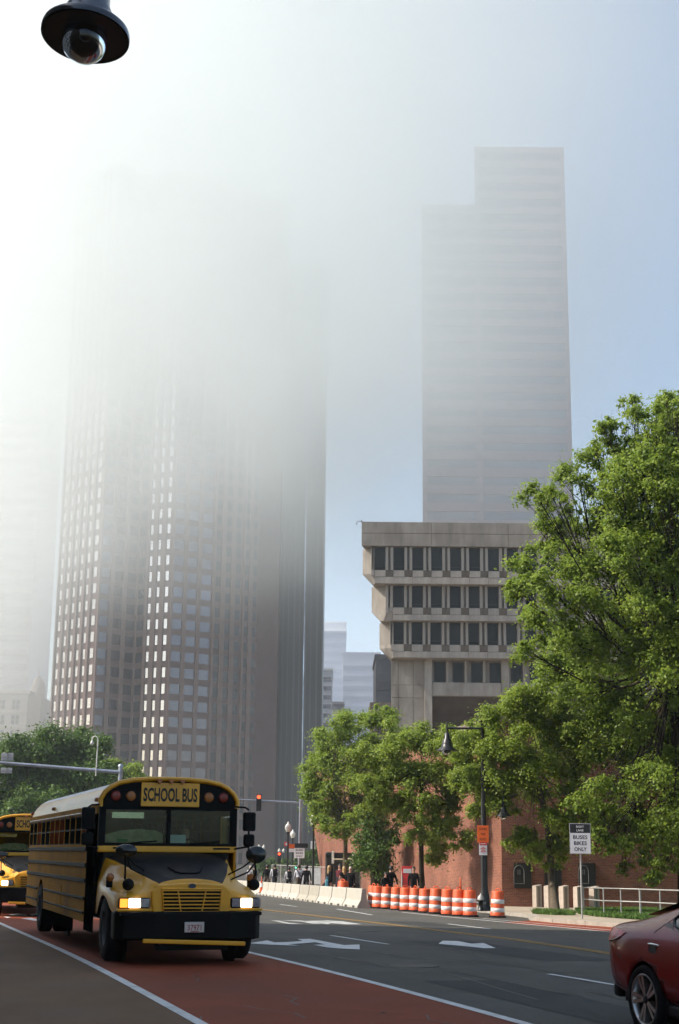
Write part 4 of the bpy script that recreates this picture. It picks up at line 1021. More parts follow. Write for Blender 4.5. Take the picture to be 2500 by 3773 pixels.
# ------------------------------------------------------------------ red saloon car
CRED = mat('car_red', (.26, .007, .005), .26, var=.1, vs=1, spec=.3, coat=.3)
CGL = mat('car_glass', (.012, .016, .016), .04, spec=.9, var=.3, vs=.6)
CLAMP = mat('car_lamp', (.60, .014, .008), .25, spec=.4, coat=.2, var=.3, vs=12)
ALLOY = mat('alloy', (.50, .49, .47), .28, metal=.9, var=.25, vs=6)
SILL = mat('car_black', (.008, .008, .008), .5)
def make_car():
    t = thing('red_car', 'dark red saloon car with alloy wheels cut by the picture edge', 'car')
    S = [  # y, then half-section: sill, lower, waist, shoulder, belt, roof edge, top
        (1.0, (.50, .42), (.58, .52), (.62, .72), (.63, .88), (.60, .97), (.42, 1.0), (0, 1.01)),
        (.93, (.66, .36), (.75, .48), (.78, .72), (.78, .90), (.73, 1.01), (.5, 1.045), (0, 1.06)),
        (.76, (.78, .30), (.86, .46), (.885, .72), (.872, .92), (.80, 1.03), (.58, 1.065), (0, 1.085)),
        (.48, (.81, .25), (.895, .45), (.915, .72), (.892, .93), (.815, 1.03), (.60, 1.10), (0, 1.125)),
        (.12, (.82, .22), (.90, .44), (.92, .72), (.895, .93), (.82, 1.03), (.59, 1.20), (0, 1.24)),
        (-.30, (.82, .2), (.90, .44), (.92, .72), (.892, .92), (.82, 1.02), (.575, 1.315), (0, 1.36)),
        (-.75, (.82, .2), (.90, .44), (.918, .71), (.89, .91), (.82, 1.005), (.57, 1.395), (0, 1.44)),
        (-1.4, (.82, .2), (.90, .44), (.915, .70), (.885, .89), (.82, .985), (.575, 1.42), (0, 1.465)),
        (-2.0, (.82, .2), (.90, .44), (.915, .69), (.885, .88), (.82, .965), (.58, 1.36), (0, 1.42)),
        (-2.6, (.82, .2), (.90, .44), (.91, .68), (.875, .86), (.81, .945), (.62, 1.10), (0, 1.15)),
        (-3.1, (.80, .22), (.89, .44), (.905, .67), (.86, .83), (.78, .90), (.55, .95), (0, .97)),
        (-3.6, (.72, .26), (.82, .42), (.84, .60), (.80, .74), (.70, .79), (.4, .82), (0, .83)),
        (-3.78, (.5, .32), (.6, .42), (.62, .56), (.58, .66), (.5, .69), (.3, .7), (0, .71))]
    secs = []
    for y, *h in S: secs.append([(-x, y, z) for x, z in h] + [(x, y, z) for x, z in h[-2::-1]])
    n = len(secs[0])
    b = MB(); b.loft(secs, closed=True, cap=True)
    body = b.build('body', [CRED], t, fix=True)
    sub = body.modifiers.new('s', 'SUBSURF'); sub.levels = sub.render_levels = 2
    dg = bpy.context.evaluated_depsgraph_get(); dg.update()
    me = bpy.data.meshes.new_from_object(body.evaluated_get(dg)); body.modifiers.clear(); body.data = me
    for y in (0.0, -2.80):
        for s_ in (-1, 1):
            cut = MB().lathe([(.375, -.25), (.375, .25)], 40, 0, True, Matrix.Translation((s_ * .95, y, .335)) @ Matrix.Rotation(R(90), 4, 'Y'), True).build('cut', CRED, None, fix=True)
            boolean_cut(body, cut)
    for p_ in body.data.polygons: p_.use_smooth = True
    MB().box((-.70, -3.3, .25), (.70, .75, .62)).build('underbody', SILL, t)
    for y in (0, -2.8):
        for s_ in (-1, 1): MB().lathe([(.372, -.1), (.372, .12)], 30, 0, True, Matrix.Translation((s_ * .78, y, .335)) @ Matrix.Rotation(R(90), 4, 'Y'), False).build('wheel_arch', SILL, t)
    from mathutils.bvhtree import BVHTree
    bvh = BVHTree.FromPolygons([v.co for v in body.data.vertices], [tuple(q.vertices) for q in body.data.polygons])
    def hit(y, z, off):
        h = bvh.ray_cast(Vector((-3, y, z)), Vector((1, 0, 0)))
        k = bvh.find_nearest(Vector((-.8, y, z)))
        p_, n_ = (h[0], h[1]) if h[0] is not None and h[0].x < 0 else (k[0], k[1])
        n_ = n_ if n_.dot(Vector((-1, 0, 0))) > -.2 else -n_
        p_ = p_ + n_ * off; return (p_.x, p_.y, p_.z)
    def side(pts, off, *a): return [hit(y, z, off) for y, z in pts]
    def patch(pts, off, name, mt, s_):
        bm = bmesh.new(); bm.faces.new([bm.verts.new((0, y, z)) for y, z in pts])
        bmesh.ops.triangulate(bm, faces=bm.faces[:])
        for _ in range(3): bmesh.ops.subdivide_edges(bm, edges=[e for e in bm.edges if e.calc_length() > .05], cuts=1); bmesh.ops.triangulate(bm, faces=bm.faces[:])
        for v in bm.verts: v.co = hit(v.co.y, v.co.z, off); v.co.x *= s_
        b = MB(); b.bm(bm, 0, None, True); return b.build(name, mt, t, fix=True)
    WPT = [(-.36, 1.12), (-.41, 1.19), (-.58, 1.262), (-.9, 1.325), (-1.25, 1.36), (-1.7, 1.36), (-1.7, 1.0), (-.9, 1.01), (-.62, 1.03), (-.44, 1.07)]
    for s_ in (1, -1):
        P_ = [(x * s_, y, z) for x, y, z in side(WPT, .008)]
        o_ = patch(WPT, .004, 'side_window', CGL, s_)
        MB().tube(P_ + [P_[0]], .014, 6).build('window_trim', SILL, o_)
        patch([(-.19, 1.07), (-.36, 1.105), (-.45, 1.035)], .004, 'quarter_trim', mat('quarter_red', (.045, .004, .004), .4), s_)
        dl = side([(-.58, 1.285), (-.42, 1.20), (-.28, 1.10), (-.15, 1.0), (-.11, .90), (-.13, .80)], .001)
        MB().tube([(x * s_, y, z) for x, y, z in dl], .004, 4).build('door_gap', SILL, t)
        hd_ = side([(-.15, .875), (-.20, .878), (-.31, .872), (-.36, .868)], .03)
        dh = MB().tube([(x * s_, y, z) for x, y, z in hd_], [.008, .013, .013, .008], 8).build('door_handle', CHR, t)
        patch([(-.2 - .07 * math.cos(a), .835 + .04 * math.sin(a)) for a in np.linspace(0, 2 * math.pi, 14)[:-1]], .003, 'handle_recess', SILL, s_)
        TLP = [(.975, .84), (.985, .92), (.93, .985), (.72, .99), (.40, .965), (.47, .92), (.60, .885), (.80, .855)]
        o_ = patch(TLP, .009, 'tail_light', CLAMP, s_)
        cr = side([(.96, .842), (.80, .85), (.60, .88), (.50, .91)], .014)
        MB().tube([(x * s_, y, z) for x, y, z in cr], .006, 5).build('lamp_trim', CHR, o_)
        patch([(.36 + .075 * math.cos(a), .77 + .075 * math.sin(a)) for a in np.linspace(0, 2 * math.pi, 18)[:-1]], .004, 'fuel_flap', CRED, s_)
        bl = side([(.98, .72), (.8, .73), (.55, .74), (.42, .70)], .001)
        MB().tube([(x * s_, y, z) for x, y, z in bl], .003, 4).build('bumper_gap', SILL, t)
        MB().bbox((s_ * .80 - .06, -2.5, .2), (s_ * .80 + .09, -.3, .33), .03).build('sill', SILL, t)
    MB().add([(-.5, .58, 1.125), (.5, .58, 1.125), (.5, -.45, 1.375), (-.5, -.45, 1.375)], [(0, 1, 2, 3)]).build('rear_window', CGL, t)
    MB().bbox((-.26, 1.12, .72), (.26, 1.155, .86), .01).build('licence_plate', PLATE, t)
    MB().bbox((-.66, .95, .26), (.66, 1.10, .42), .04).build('rear_valance', SILL, t)
    for y in (0.0, -2.80):
        for s_ in (-1, 1):
            wr = thing('wheel', None, None, (s_ * .805, y, .335)); wr.parent = t
            M = Matrix.Rotation(R(90) * s_, 4, 'Y'); r = .335
            MB().lathe([(.24, -.105), (.315, -.105), (r, -.08), (r, .08), (.318, .105), (.262, .11), (.250, .085)], 40, 0, True, M, False).build('tyre', RUB, wr)
            rm = MB().lathe([(.252, .10), (.244, .112), (.232, .10), (.225, -.05)], 40, 0, True, M, False).build('rim', ALLOY, wr)
            MB().lathe([(0, .02), (.225, .02)], 30, 0, False, M, False).build('brake_disc', SILL, wr)
            for k in range(5):
                a0 = 2 * math.pi * k / 5 + math.pi / 2
                for da in (-.17, .17):
                    i_, o_ = Vector((math.cos(a0 + da * 1.2) * .04, math.sin(a0 + da * 1.2) * .04, .085)), Vector((math.cos(a0 + da) * .236, math.sin(a0 + da) * .236, .10))
                    d = (o_ - i_).normalized(); q = Vector((-d.y, d.x, 0)).normalized()
                    vs = [i_ - q * .012, i_ + q * .012, o_ + q * .021, o_ - q * .021]
                    vs = [tuple(v) for v in vs] + [(v.x, v.y, .03) for v in vs]
                    MB().add(vs, [(0, 1, 2, 3), (0, 4, 5, 1), (1, 5, 6, 2), (2, 6, 7, 3), (3, 7, 4, 0)], 0, False, M).build('spoke', ALLOY, wr, fix=True)
            MB().lathe([(0, .098), (.03, .096), (.042, .085)], 16, 0, True, M, False).build('hub_cap', SILL, wr)
    return t
car = make_car()
p = G(2363, 3813); c_ = Vector((p.x, p.y, 0)) + V2 * .95
car.location = (c_.x, c_.y, zg(c_.x, c_.y)); car.rotation_euler.z = PSI
# ------------------------------------------------------------------ street furniture
ORG = mat('drum_orange', (.62, .085, .012), .5, var=.1, vs=3, dirt=((.35, .06, .02), 3, .5))
WHB = mat('drum_white', (.74, .72, .70), .4, var=.08, vs=4, dirt=((.5, .46, .42), 3, .5))
ORD = ['first', 'second', 'third', 'fourth', 'fifth', 'sixth', 'seventh', 'eighth', 'ninth', 'tenth', 'eleventh', 'twelfth', 'thirteenth', 'fourteenth', 'fifteenth', 'sixteenth']
def make_drum():
    t = thing('traffic_drum', 'x', 'traffic drum', group='orange and white traffic drums')
    MB().lathe([(.33, 0), (.33, .05), (.27, .07), (.24, .07)], 8, 0, False).build('base', RUB, t)
    pr = [(.262, .05), (.262, .19), (.25, .20), (.25, .345), (.247, .355), (.242, .50), (.237, .51), (.237, .66), (.232, .67), (.228, .80), (.222, .81), (.222, .93), (.20, .965), (.05, .975)]
    bands = {(2, 3): 0}
    MB().lathe(pr, 22, 0, True).build('body', ORG, t)
    for z0, z1, r0, r1 in ((.20, .35, .2545, .2515), (.51, .665, .2435, .2405)):
        MB().lathe([(r0 - .004, z0), (r0, z0 + .004), (r1, z1 - .004), (r1 - .004, z1)], 22, 0, True, None, False).build('reflective_band', WHB, t)
    MB().tube([(-.10, 0, .96), (-.09, 0, 1.03), (-.03, 0, 1.06), (.03, 0, 1.06), (.09, 0, 1.03), (.10, 0, .96)], .018, 6).build('handle', ORG, t)
    return t
dp = [(1374, 3346), (1391, 3347), (1424, 3349), (1461, 3353), (1495, 3357), (1529, 3359), (1565, 3363), (1604, 3367), (1650, 3373), (1691, 3376), (1731, 3378), (1832, 3381)]
dr0 = None
for i, (x, y) in enumerate(dp):
    p = G(x, y)
    o = make_drum() if dr0 is None else copy_tree(dr0)
    dr0 = dr0 or o
    o.location = (p.x, p.y, p.z + .004); o.rotation_euler = (random.uniform(-.03, .03), random.uniform(-.03, .03), random.uniform(0, 3)); o.scale = (1, 1, random.uniform(.95, .985))
    o['label'] = ('orange and white traffic drum standing alone beyond the lamp post' if i == 11 else
                  'orange and white traffic drum, last of the tight row before the lamp post' if i == 10 else
                  f'orange and white traffic drum, {ORD[i]} from the concrete barriers')
for x, y, lab, sc in ((1697, 3362, 'tall orange traffic cone poking up behind the traffic drums', 1.25), (963, 3252, 'small orange cone with white collar behind the concrete barriers', .9)):
    p = G(x, y); 
    if y < 3300: p = PD(x, 3250, 92); p.z = zg(p.x, p.y) + .14
    t = thing('traffic_cone', lab, 'cone', p)
    MB().bbox((-.18, -.18, 0), (.18, .18, .035), .01).build('base', RUB, t)
    MB().lathe([(.14, .035), (.085, .45), (.03, .95 * sc), (.022, 1.12 * sc), (0, 1.13 * sc)], 16).build('cone', ORG, t)
    MB().lathe([(.100, .36), (.068, .60)], 16, 0, True, None, False).build('reflective_band', WHB, t)

# concrete barriers
BAR = mat('barrier_concrete', (.40, .375, .325), .85, var=.1, vs=1.2, bump=.2, bs=30, spec=.2, dirt=((.36, .32, .26), 1.1, .6))
BAR2 = mat('barrier_concrete_grey', (.33, .305, .255), .85, var=.14, vs=1.2, bump=.2, bs=30, spec=.2, dirt=((.28, .25, .2), 1.1, .7))
SLOT = mat('barrier_slot', (.05, .045, .04), .9)
bl = [Vector((1.24, 64.4, 0)), Vector((-.61, 73.1, 0)), Vector((-5.17, 98.1, 0)), Vector((-9.6, 120, 0))]
seg = [];  Lb_ = 3.05
def along(pl, d):
    for a, b in zip(pl, pl[1:]):
        if d <= (b - a).length: return a + (b - a).normalized() * d, (b - a).normalized()
        d -= (b - a).length
    return b, (b - a).normalized()
prot = {}
for i in range(15):
    p, d = along(bl, .0 + i * (Lb_ + .13)); p2, _ = along(bl, i * (Lb_ + .13) + Lb_)
    d = (p2 - p).normalized(); zz0, zz1 = zg(p.x, p.y), zg(p2.x, p2.y)
    mt_ = BAR2 if i in (3, 4) else BAR
    t = thing('concrete_barrier', f'pale concrete road barrier, {ORD[i]} from the orange drums', 'barrier', (p.x, p.y, zz0), math.atan2(d.y, d.x), 'concrete road barriers in a line')
    t.rotation_euler.y = -math.atan2(zz1 - zz0, Lb_)
    if mt_.name not in prot:
        prof = [(-.30, 0), (-.30, .075), (-.145, .33), (-.085, .80), (-.07, .82), (.07, .82), (.085, .80), (.145, .33), (.30, .075), (.30, 0)]
        body = MB().prism(prof, 0, Lb_, axis='x').build('body', mt_, t, fix=True)
        sl_ = MB()
        s1 = MB().box((.55, .2, .004), (1.0, .308, .10)).build('slot', SLOT, t)
        s2 = MB().box((2.1, .2, .004), (2.55, .308, .10)).build('slot', SLOT, t)
        pin = MB().tube([(Lb_ + .03, 0, .1), (Lb_ + .03, 0, .75)], .02, 6).build('joint_pin', SLOT, t)
        prot[mt_.name] = (body, s1, s2, pin)
    else:
        for o in prot[mt_.name]: inst(o, t, (0, 0, 0))

# chain-link fence
GAL = mat('galvanised', (.34, .34, .33), .45, metal=.6, var=.15, vs=8)
GALP = mat('galvanised_pale', (.36, .35, .33), .55, metal=.3, var=.15, vs=8)
def fence(name, label, pts, hts, gaps):
    t = thing(name, label, 'fence')
    wire = MB()
    for i, (a, b) in enumerate(zip(pts, pts[1:])):
        n = max(1, round((b - a).length / 3.0)); h0, h1 = hts[i], hts[i + 1]
        for k in range(n + (1 if i == len(pts) - 2 else 0)):
            f_ = k / n; p = a.lerp(b, f_); z = zg(p.x, p.y) + .1; h = h0 + (h1 - h0) * f_
            MB().tube([(0, 0, 0), (0, 0, h + .06)], .035, 8).build('post', GALP, t, (p.x, p.y, z))
        for k in range(n):
            p, q = a.lerp(b, k / n), a.lerp(b, (k + 1) / n); zp, zq = zg(p.x, p.y) + .1, zg(q.x, q.y) + .1
            hp_, hq = h0 + (h1 - h0) * k / n, h0 + (h1 - h0) * (k + 1) / n
            P0, Q0, P1, Q1 = Vector((p.x, p.y, zp + .12)), Vector((q.x, q.y, zq + .12)), Vector((p.x, p.y, zp + hp_)), Vector((q.x, q.y, zq + hq))
            MB().tube([P1, Q1], .028, 6).build('top_rail', GALP, t); MB().tube([P0, Q0], .024, 6).build('bottom_rail', GALP, t)
            m_ = 22; ww = Vector((0, 0, .005)); 
            def W(u, v): return (P0.lerp(Q0, u)).lerp(P1.lerp(Q1, u), v)
            asp = (Q0 - P0).length / hp_
            for j in range(-int(m_), m_):
                for s_ in (0, 1):
                    u0, u1, v0, v1 = j / m_, j / m_ + 1 / asp, 0., 1.
                    if u0 < 0: v0 = -u0 * asp; u0 = 0.
                    if u1 > 1: v1 = v1 - (u1 - 1) * asp; u1 = 1.
                    if v1 <= v0: continue
                    if s_: u0, u1 = 1 - u0, 1 - u1
                    A, B_ = W(u0, v0), W(u1, v1); nrm = Vector(((q - p).y, -(q - p).x, 0)).normalized() * .0045; sd_ = (B_ - A).normalized().cross(nrm.normalized()) * .0045
                    wire.add([A - sd_, A + sd_, B_ + sd_, B_ - sd_], [(0, 1, 2, 3)])
    wire.build('wire_mesh', GAL, t, kind='stuff')
    return t
def flat(v): return Vector((v.x, v.y, 0))
f0, f1, f2, f3 = flat(PD(1818, 3270, 70)), flat(PD(1367, 3270, 95)), flat(PD(1180, 3275, 105)), flat(PD(1000, 3275, 118))
fence('chain_link_fence', 'tall chain link fence in front of the sunlit brick wall', [f0, flat(PD(1590, 3270, 81)), f1], [2.35, 2.2, 2.0], None)
fence('site_fence', 'long lower chain link fence behind the pedestrians and barriers', [f1 + Vector((-.2, .1, 0)), f2, f3], [1.75, 1.8, 1.95], None)

# pipe railing beside the lawn
rl = [G(2152, 3362, .13), G(2225, 3372, .13), G(2289, 3374, .13), G(2360, 3377, .13), G(2434, 3382, .13), G(2520, 3388, .13), G(2620, 3396, .13)]
t = thing('pipe_railing', 'pale grey two-rail pipe railing along the edge of the lawn', 'railing')
for i, p in enumerate(rl): MB().tube([(0, 0, -.05), (0, 0, .975)], 0.025 if i != 3 else .04, 8).build('post', GALP, t, (p.x, p.y, p.z))
for a, b in zip(rl, rl[1:]):
    for h in (.98, .52): MB().tube([(a.x, a.y, a.z + h), (b.x, b.y, b.z + h)], .027, 8).build('rail', GALP, t)

# bollards
BOL = mat('bollard_skin', (.40, .335, .28), .55, var=.12, vs=5, spec=.4)
b0 = None
for i, (x, y) in enumerate(((1979, 3342), (2022, 3345), (2078, 3348), (2131, 3351), (2190, 3352))):
    p = G(x, y, .13)
    lab = ['square bollard farthest from the railing, west of the slim tree', 'square bollard just behind the slim tree trunk', 'square bollard standing clear between the slim tree and the sign post', 'square bollard directly behind the bus lane sign post', 'square bollard standing behind the pipe railing'][i]
    if b0 is None:
        b0 = t = thing('bollard', lab, 'bollard', p, R(28), 'pale square bollards outside the brick wall')
        MB().add([(-.16, -.16, 0), (.16, -.16, 0), (.16, .16, 0), (-.16, .16, 0), (-.16, -.16, 1.02), (.16, -.16, 1.08), (.16, .16, 1.08), (-.16, .16, 1.02)],
                 [(0, 3, 2, 1), (4, 5, 6, 7), (0, 1, 5, 4), (1, 2, 6, 5), (2, 3, 7, 6), (3, 0, 4, 7)]).build('shaft', BOL, t)
        MB().box((-.045, -.168, .05), (.045, -.1605, .98)).build('groove', mat('bollard_groove', (.2, .165, .14), .6), t)
    else:
        t = copy_tree(b0); t.location = p; t['label'] = lab; t.rotation_euler.z = R(28) + random.uniform(-.08, .08)
    t.scale = (1, 1, .94)

# signs
SGW = mat('sign_white', (.74, .73, .74), .55, var=.05)
SGB = mat('sign_black', (.010, .010, .010), .5)
SGO = mat('sign_orange', (.80, .13, .012), .55, var=.06)
SGR = mat('sign_red', (.62, .03, .03), .5)
SGK = mat('sign_back', (.36, .35, .38), .55, metal=.2, var=.12, vs=6)
def bus_sign(name, label, base, hgt, wd=.75, ph=1.12, tilt=0., scale=1.):
    t = thing(name, label, 'sign', base, tilt)
    MB().tube([(0, .03, -.05), (0, .03, hgt)], .03 * scale, 8).build('pole', GALP, t)
    z0 = hgt - ph; zm = hgt - ph * .315
    bd = MB().bbox((-wd / 2, -.015, z0), (wd / 2, 0, hgt), .01).build('board', SGK, t)
    MB().box((-wd / 2 + .02, -.0185, z0 + .02), (wd / 2 - .02, -.0155, zm)).build('white_panel', SGW, bd)
    MB().box((-wd / 2 + .02, -.0185, zm + .004), (wd / 2 - .02, -.0155, hgt - .02)).build('black_panel', SGB, bd)
    hh = (zm - z0)
    for i, s_ in enumerate(('BUSES', 'BIKES', 'ONLY')):
        lettering(s_, hh * .185, wd * (.68, .61, .58)[i], SGB, bd, (0, -.0205, zm - hh * (.20 + .285 * i)), bold=.02)
    for i, s_ in enumerate(('RIGHT', 'LANE')):
        lettering(s_, ph * .07, wd * (.36, .33)[i], SGW, bd, (0, -.0205, hgt - ph * (.105 + .12 * i)), bold=.02)
    return t
p = G(2145, 3386, .13)
bus_sign('bus_lane_sign', 'black and white bus and bike lane sign on a slim post by the lawn', p, (3386 - 3033) * (p - O).dot(FW) / 5380, .72, (3147 - 3033) * (p - O).dot(FW) / 5380)
LAMPK = mat('lamp_black', (.008, .008, .009), .38, spec=.5, var=.2)
ORT = mat('orange_sign_text', (.22, .03, .008), .6)
DLP = PD(1785, 3300, 62.0)
lp = G(1785, 3356, .13)
DL = (lp - O).dot(FW)
LZ = (3356 - 2630) * DL / 5380 - .12
post = thing('lamp_post', 'tall black lamp post with an arm carrying a bell lantern', 'street lamp', lp)
MB().lathe([(.27, 0), (.27, .12), (.22, .18), (.20, .55), (.15, .75), (.135, .9), (.13, 3.0), (.10, 3.2), (.085, 5.2), (.065, LZ - .1), (.09, LZ - .05), (.04, LZ + .1), (0, LZ + .15)], 16).build('pole', LAMPK, post)
ax = PD(1658, 2655, DL).x - lp.x
MB().tube([(0, 0, LZ - .32), (ax + .1, 0, LZ - .32), (ax, 0, LZ - .34)], .045, 8).tube([(ax, 0, LZ - .1), (ax, 0, LZ - .55)], .035, 8).build('arm', LAMPK, post)
def bell(parent, loc, s, mt, gl):
    h = MB().lathe([(.05 * s, .62 * s), (.085 * s, .60 * s), (.10 * s, .42 * s), (.15 * s, .36 * s), (.19 * s, .22 * s), (.22 * s, .10 * s), (.37 * s, .0), (.385 * s, -.03 * s), (.35 * s, -.03 * s), (.2 * s, .04 * s), (0, .06 * s)], 20).build('lamp_shade', mt, parent, loc)
    MB().lathe([(.20 * s, .02 * s), (.19 * s, -.07 * s), (.12 * s, -.15 * s), (0, -.175 * s)], 16, 0, True, None, False).build('globe', gl, h)
    return h
FROST = glass('lamp_glass', (.8, .75, .66), .55, .15, 1.45)
bell(post, (ax, 0, LZ - .55 - .66), 1.15, LAMPK, FROST)
ax2 = PD(1863, 3000, DL).x - lp.x; zl2 = (3356 - 3000) * DL / 5380
MB().tube([(0, 0, zl2 + 1.0), (ax2 * .6, 0, zl2 + 1.12), (ax2, 0, zl2 + .95), (ax2, 0, zl2 + .5)], .03, 8).build('arm', LAMPK, post)
bell(post, (ax2, 0, zl2 - .03), .85, LAMPK, FROST)
sgn = thing('orange_sign', 'orange share the road sign strapped to the lamp post', 'sign', (lp.x - .05, lp.y - .2, lp.z + (3356 - 3073) * DL / 5380))
bd = MB().bbox((-.23, -.012, -.335), (.23, .0, .335), .008).build('board', SGO, sgn)
for i, (s_, w_) in enumerate((('SHARE', .30), ('THE', .18), ('ROAD', .26))): lettering(s_, .095, w_, ORT, bd, (0, -.0145, .2 - .2 * i), bold=.02)
MB().box((-.13, 0.0, -.05), (.13, .07, .05)).build('strap', GAL, sgn)
sg2 = thing('parking_sign', 'small white and red parking notice under the orange sign', 'sign', (lp.x - .05, lp.y - .2, lp.z + (3356 - 3127) * DL / 5380))
bd = MB().bbox((-.16, -.012, -.255), (.16, 0, .255), .008).build('board', SGW, sg2)
MB().box((-.15, -.0165, .13), (.15, -.0125, .245)).build('red_panel', SGR, bd)
for z, w_ in ((.19, .2), (.05, .1), (.0, .2), (-.06, .16), (-.12, .2)): MB().box((-w_ / 2, -.0205, z - .012), (w_ / 2, -.0168 if z > .1 else -.0125, z + .012)).build('print_line', SGW if z > .1 else SGR, bd)
MB().box((-.05, 0, -.04), (.05, .07, .04)).build('strap', GAL, sg2)
hy = thing('fire_hydrant', 'squat dark fire hydrant with pale bonnet beside the lamp post base', 'hydrant', G(1771, 3357, .13))
MB().lathe([(.14, 0), (.14, .06), (.10, .08), (.10, .36), (.13, .38), (.13, .42)], 14).build('barrel', LAMPK, hy)
MB().lathe([(.135, .42), (.125, .52), (.07, .60), (.03, .62), (.03, .67), (0, .675)], 14).build('bonnet', GALP, hy)
MB().tube([(-.2, 0, .3), (.2, 0, .3)], .05, 8).build('nozzle', GALP, hy)

# overhead pendant lamp close to the camera, hung from its own post outside the frame
c = PD(313, 136, 8.6)
pl_ = thing('pendant_lamp', 'black bell shaped street lamp with clear glass bowl overhead', 'street lamp', c)
s = 8.6 * 324 / 5240 / 2
pl_.rotation_euler = (-.09, .055, 0)
NAVY = mat('lamp_enamel', (.010, .011, .014), .22, spec=.6, var=.2, coat=.6)
MB().lathe([(s, 0), (s * 1.005, s * .07), (s * .99, s * .16), (s * .93, s * .22), (s * .70, s * .33), (s * .56, s * .44), (s * .53, s * .70), (s * .47, s * .76), (s * .44, s * 1.2), (s * .2, s * 1.5), (.05, s * 1.6)], 40).build('lamp_shade', NAVY, pl_)
MB().lathe([(s, 0), (s * .965, -.004), (s * .93, .03), (s * .60, s * .25), (s * .5, s * .3)], 40, 0, True, None, False).lathe([(0, s * .30), (s * .55, s * .29)], 30, 0, False, None, False).build('reflector', mat('lamp_inside', (.006, .0065, .004), .6, spec=.2), pl_)
MB().lathe([(s * .50, s * .30), (s * .52, s * .0), (s * .51, -s * .2), (s * .44, -s * .40), (s * .30, -s * .55), (s * .13, -s * .625), (0, -s * .64)], 36, 0, True, None, False).build('globe', glass('bowl_glass', (.86, .86, .80), .12, .02, 1.5), pl_)
MB().lathe([(s * .1, s * .3), (s * .14, s * .1), (s * .12, -s * .05), (0, -s * .1)], 16).build('bulb', mat('bulb_inside', (.05, .045, .03), .4), pl_)
MB().tube([(0, 0, s * 1.5), (0, 0, s * 1.5 + .5), (-.3, 0, s * 1.5 + .8), (-1.6, 0, s * 1.5 + .95), (-2.0, 0, s * 1.5 + .95)], .04, 10).build('arm', NAVY, pl_)
MB().lathe([(.14, -c.z), (.09, -c.z + 1), (.06, s * 1.5 + 1.1), (0, s * 1.5 + 1.2)], 14, 0, True, Matrix.Translation((-2.0, 0, 0))).build('pole', NAVY, pl_)

# signal mast over the bus: arm, upright, backs of two signs, camera on a crook
DM = 82.0
STEELB = mat('mast_steel', (.32, .34, .40), .35, metal=.7, var=.15, vs=3)
q = PD(443, 2850, DM); zt_ = q.z
mast = thing('signal_mast', 'grey steel signal mast with long arm above the school bus', 'signal mast', (q.x, q.y, 0))
gz = zg(q.x, q.y)
MB().tube([(0, 0, gz), (0, 0, PD(443, 2826, DM).z)], .125, 12).lathe([(.15, 0), (.15, .12), (0, .2)], 12, 0, True, Matrix.Translation((0, 0, PD(443, 2826, DM).z))).build('pole', STEELB, mast)
a_ = PD(443, 2846, DM) - Vector((q.x, q.y, 0)); e_ = PD(-420, 2776, DM) - Vector((q.x, q.y, 0))
MB().tube([a_, a_.lerp(e_, .3), a_.lerp(e_, .65), e_], [.115, .10, .085, .06], 12).build('mast_arm', STEELB, mast)
for (x0, y0, x1, y1, lab) in ((4, 2774, 48, 2803, 'grey back of the upper sign plate above the mast arm'), (2, 2829, 43, 2850, 'grey back of the lower sign plate below the mast arm')):
    a, b = PD(x0, y0, DM - .3), PD(x1, y1, DM - .3); c_ = (a + b) / 2
    t = thing('sign_plate', lab, 'sign', c_, 0, 'sign plates on the mast arm')
    hw, hh = abs(b.x - a.x) / 2, abs(a.z - b.z) / 2
    MB().bbox((-hw, 0, -hh), (hw, .03, hh), .01).build('plate', SGK, t)
    MB().box((-.04, -.04, -hh), (.04, -.001, hh)).build('bracket', GAL, t); MB().box((-hw, -.03, -.02), (hw, -.001, .02)).build('stiffener', GAL, t)
a = PD(352, 2859, DM - .15); ct_ = thing('crook_camera', 'white traffic camera on a slim crook pole fixed to the mast arm', 'camera', a)
WHP = mat('pole_white', (.62, .60, .56), .45)
Hc = PD(352, 2711, DM - .15).z - a.z
pxm = DM * .974 / 5240
MB().tube([(0, 0, 0), (.03, 0, Hc - .2), (.0, 0, Hc - .08), (-.1, 0, Hc), (-.22, 0, Hc), (-.30, 0, Hc - .1), (-.31, 0, Hc - .25)], .035, 8).build('crook_pole', WHP, ct_)
MB().lathe([(.03, .12), (.09, .04), (.10, -.06), (.06, -.14), (0, -.16)], 14, 0, True, Matrix.Translation((-.31, 0, Hc - .36))).build('camera_dome', WHP, ct_)

# far signals, globe lamps and signs
SIG = mat('signal_housing', (.010, .010, .009), .5)
REDL_ = mat('signal_red', (.9, .05, .02), .3, emit=(1, .045, .012), es=4.5)
GRNL = mat('signal_green', (.1, .9, .6), .3, emit=(.12, 1, .6), es=3.0)
OFFL = mat('signal_off', (.02, .03, .02), .3)
def signal_head(parent, loc, red=True, s=1.0):
    h = MB().bbox((-.18 * s, -.1 * s, -.58 * s), (.18 * s, .1 * s, .58 * s), .03).build('signal_head', SIG, parent, loc)
    for i, z in enumerate((.38, 0, -.38)):
        lit = (i == 0 and red) or (i == 2 and not red)
        b = MB(); disc(b, (0, -.102 * s, z * s), .16 * s, .03); b.build('signal_lens', (REDL_ if red else GRNL) if lit else OFFL, h)
        MB().lathe([(.17 * s, 0), (.17 * s, .16 * s)], 14, 0, True, Matrix.Translation((0, -.10 * s, z * s)) @ Matrix.Rotation(R(90), 4, 'X'), False).build('visor', SIG, h) if not lit else None
    return h
q = PD(1101, 3190, 112); gz = zg(q.x, q.y)
sm = thing('signal_pole', 'slim steel pole with long arm carrying a red traffic light', 'traffic light', (q.x, q.y, 0))
ztp = PD(1104, 2943, 112).z
MB().tube([(0, 0, gz), (.03, 0, ztp)], [.12, .09], 10).build('pole', STEELB, sm)
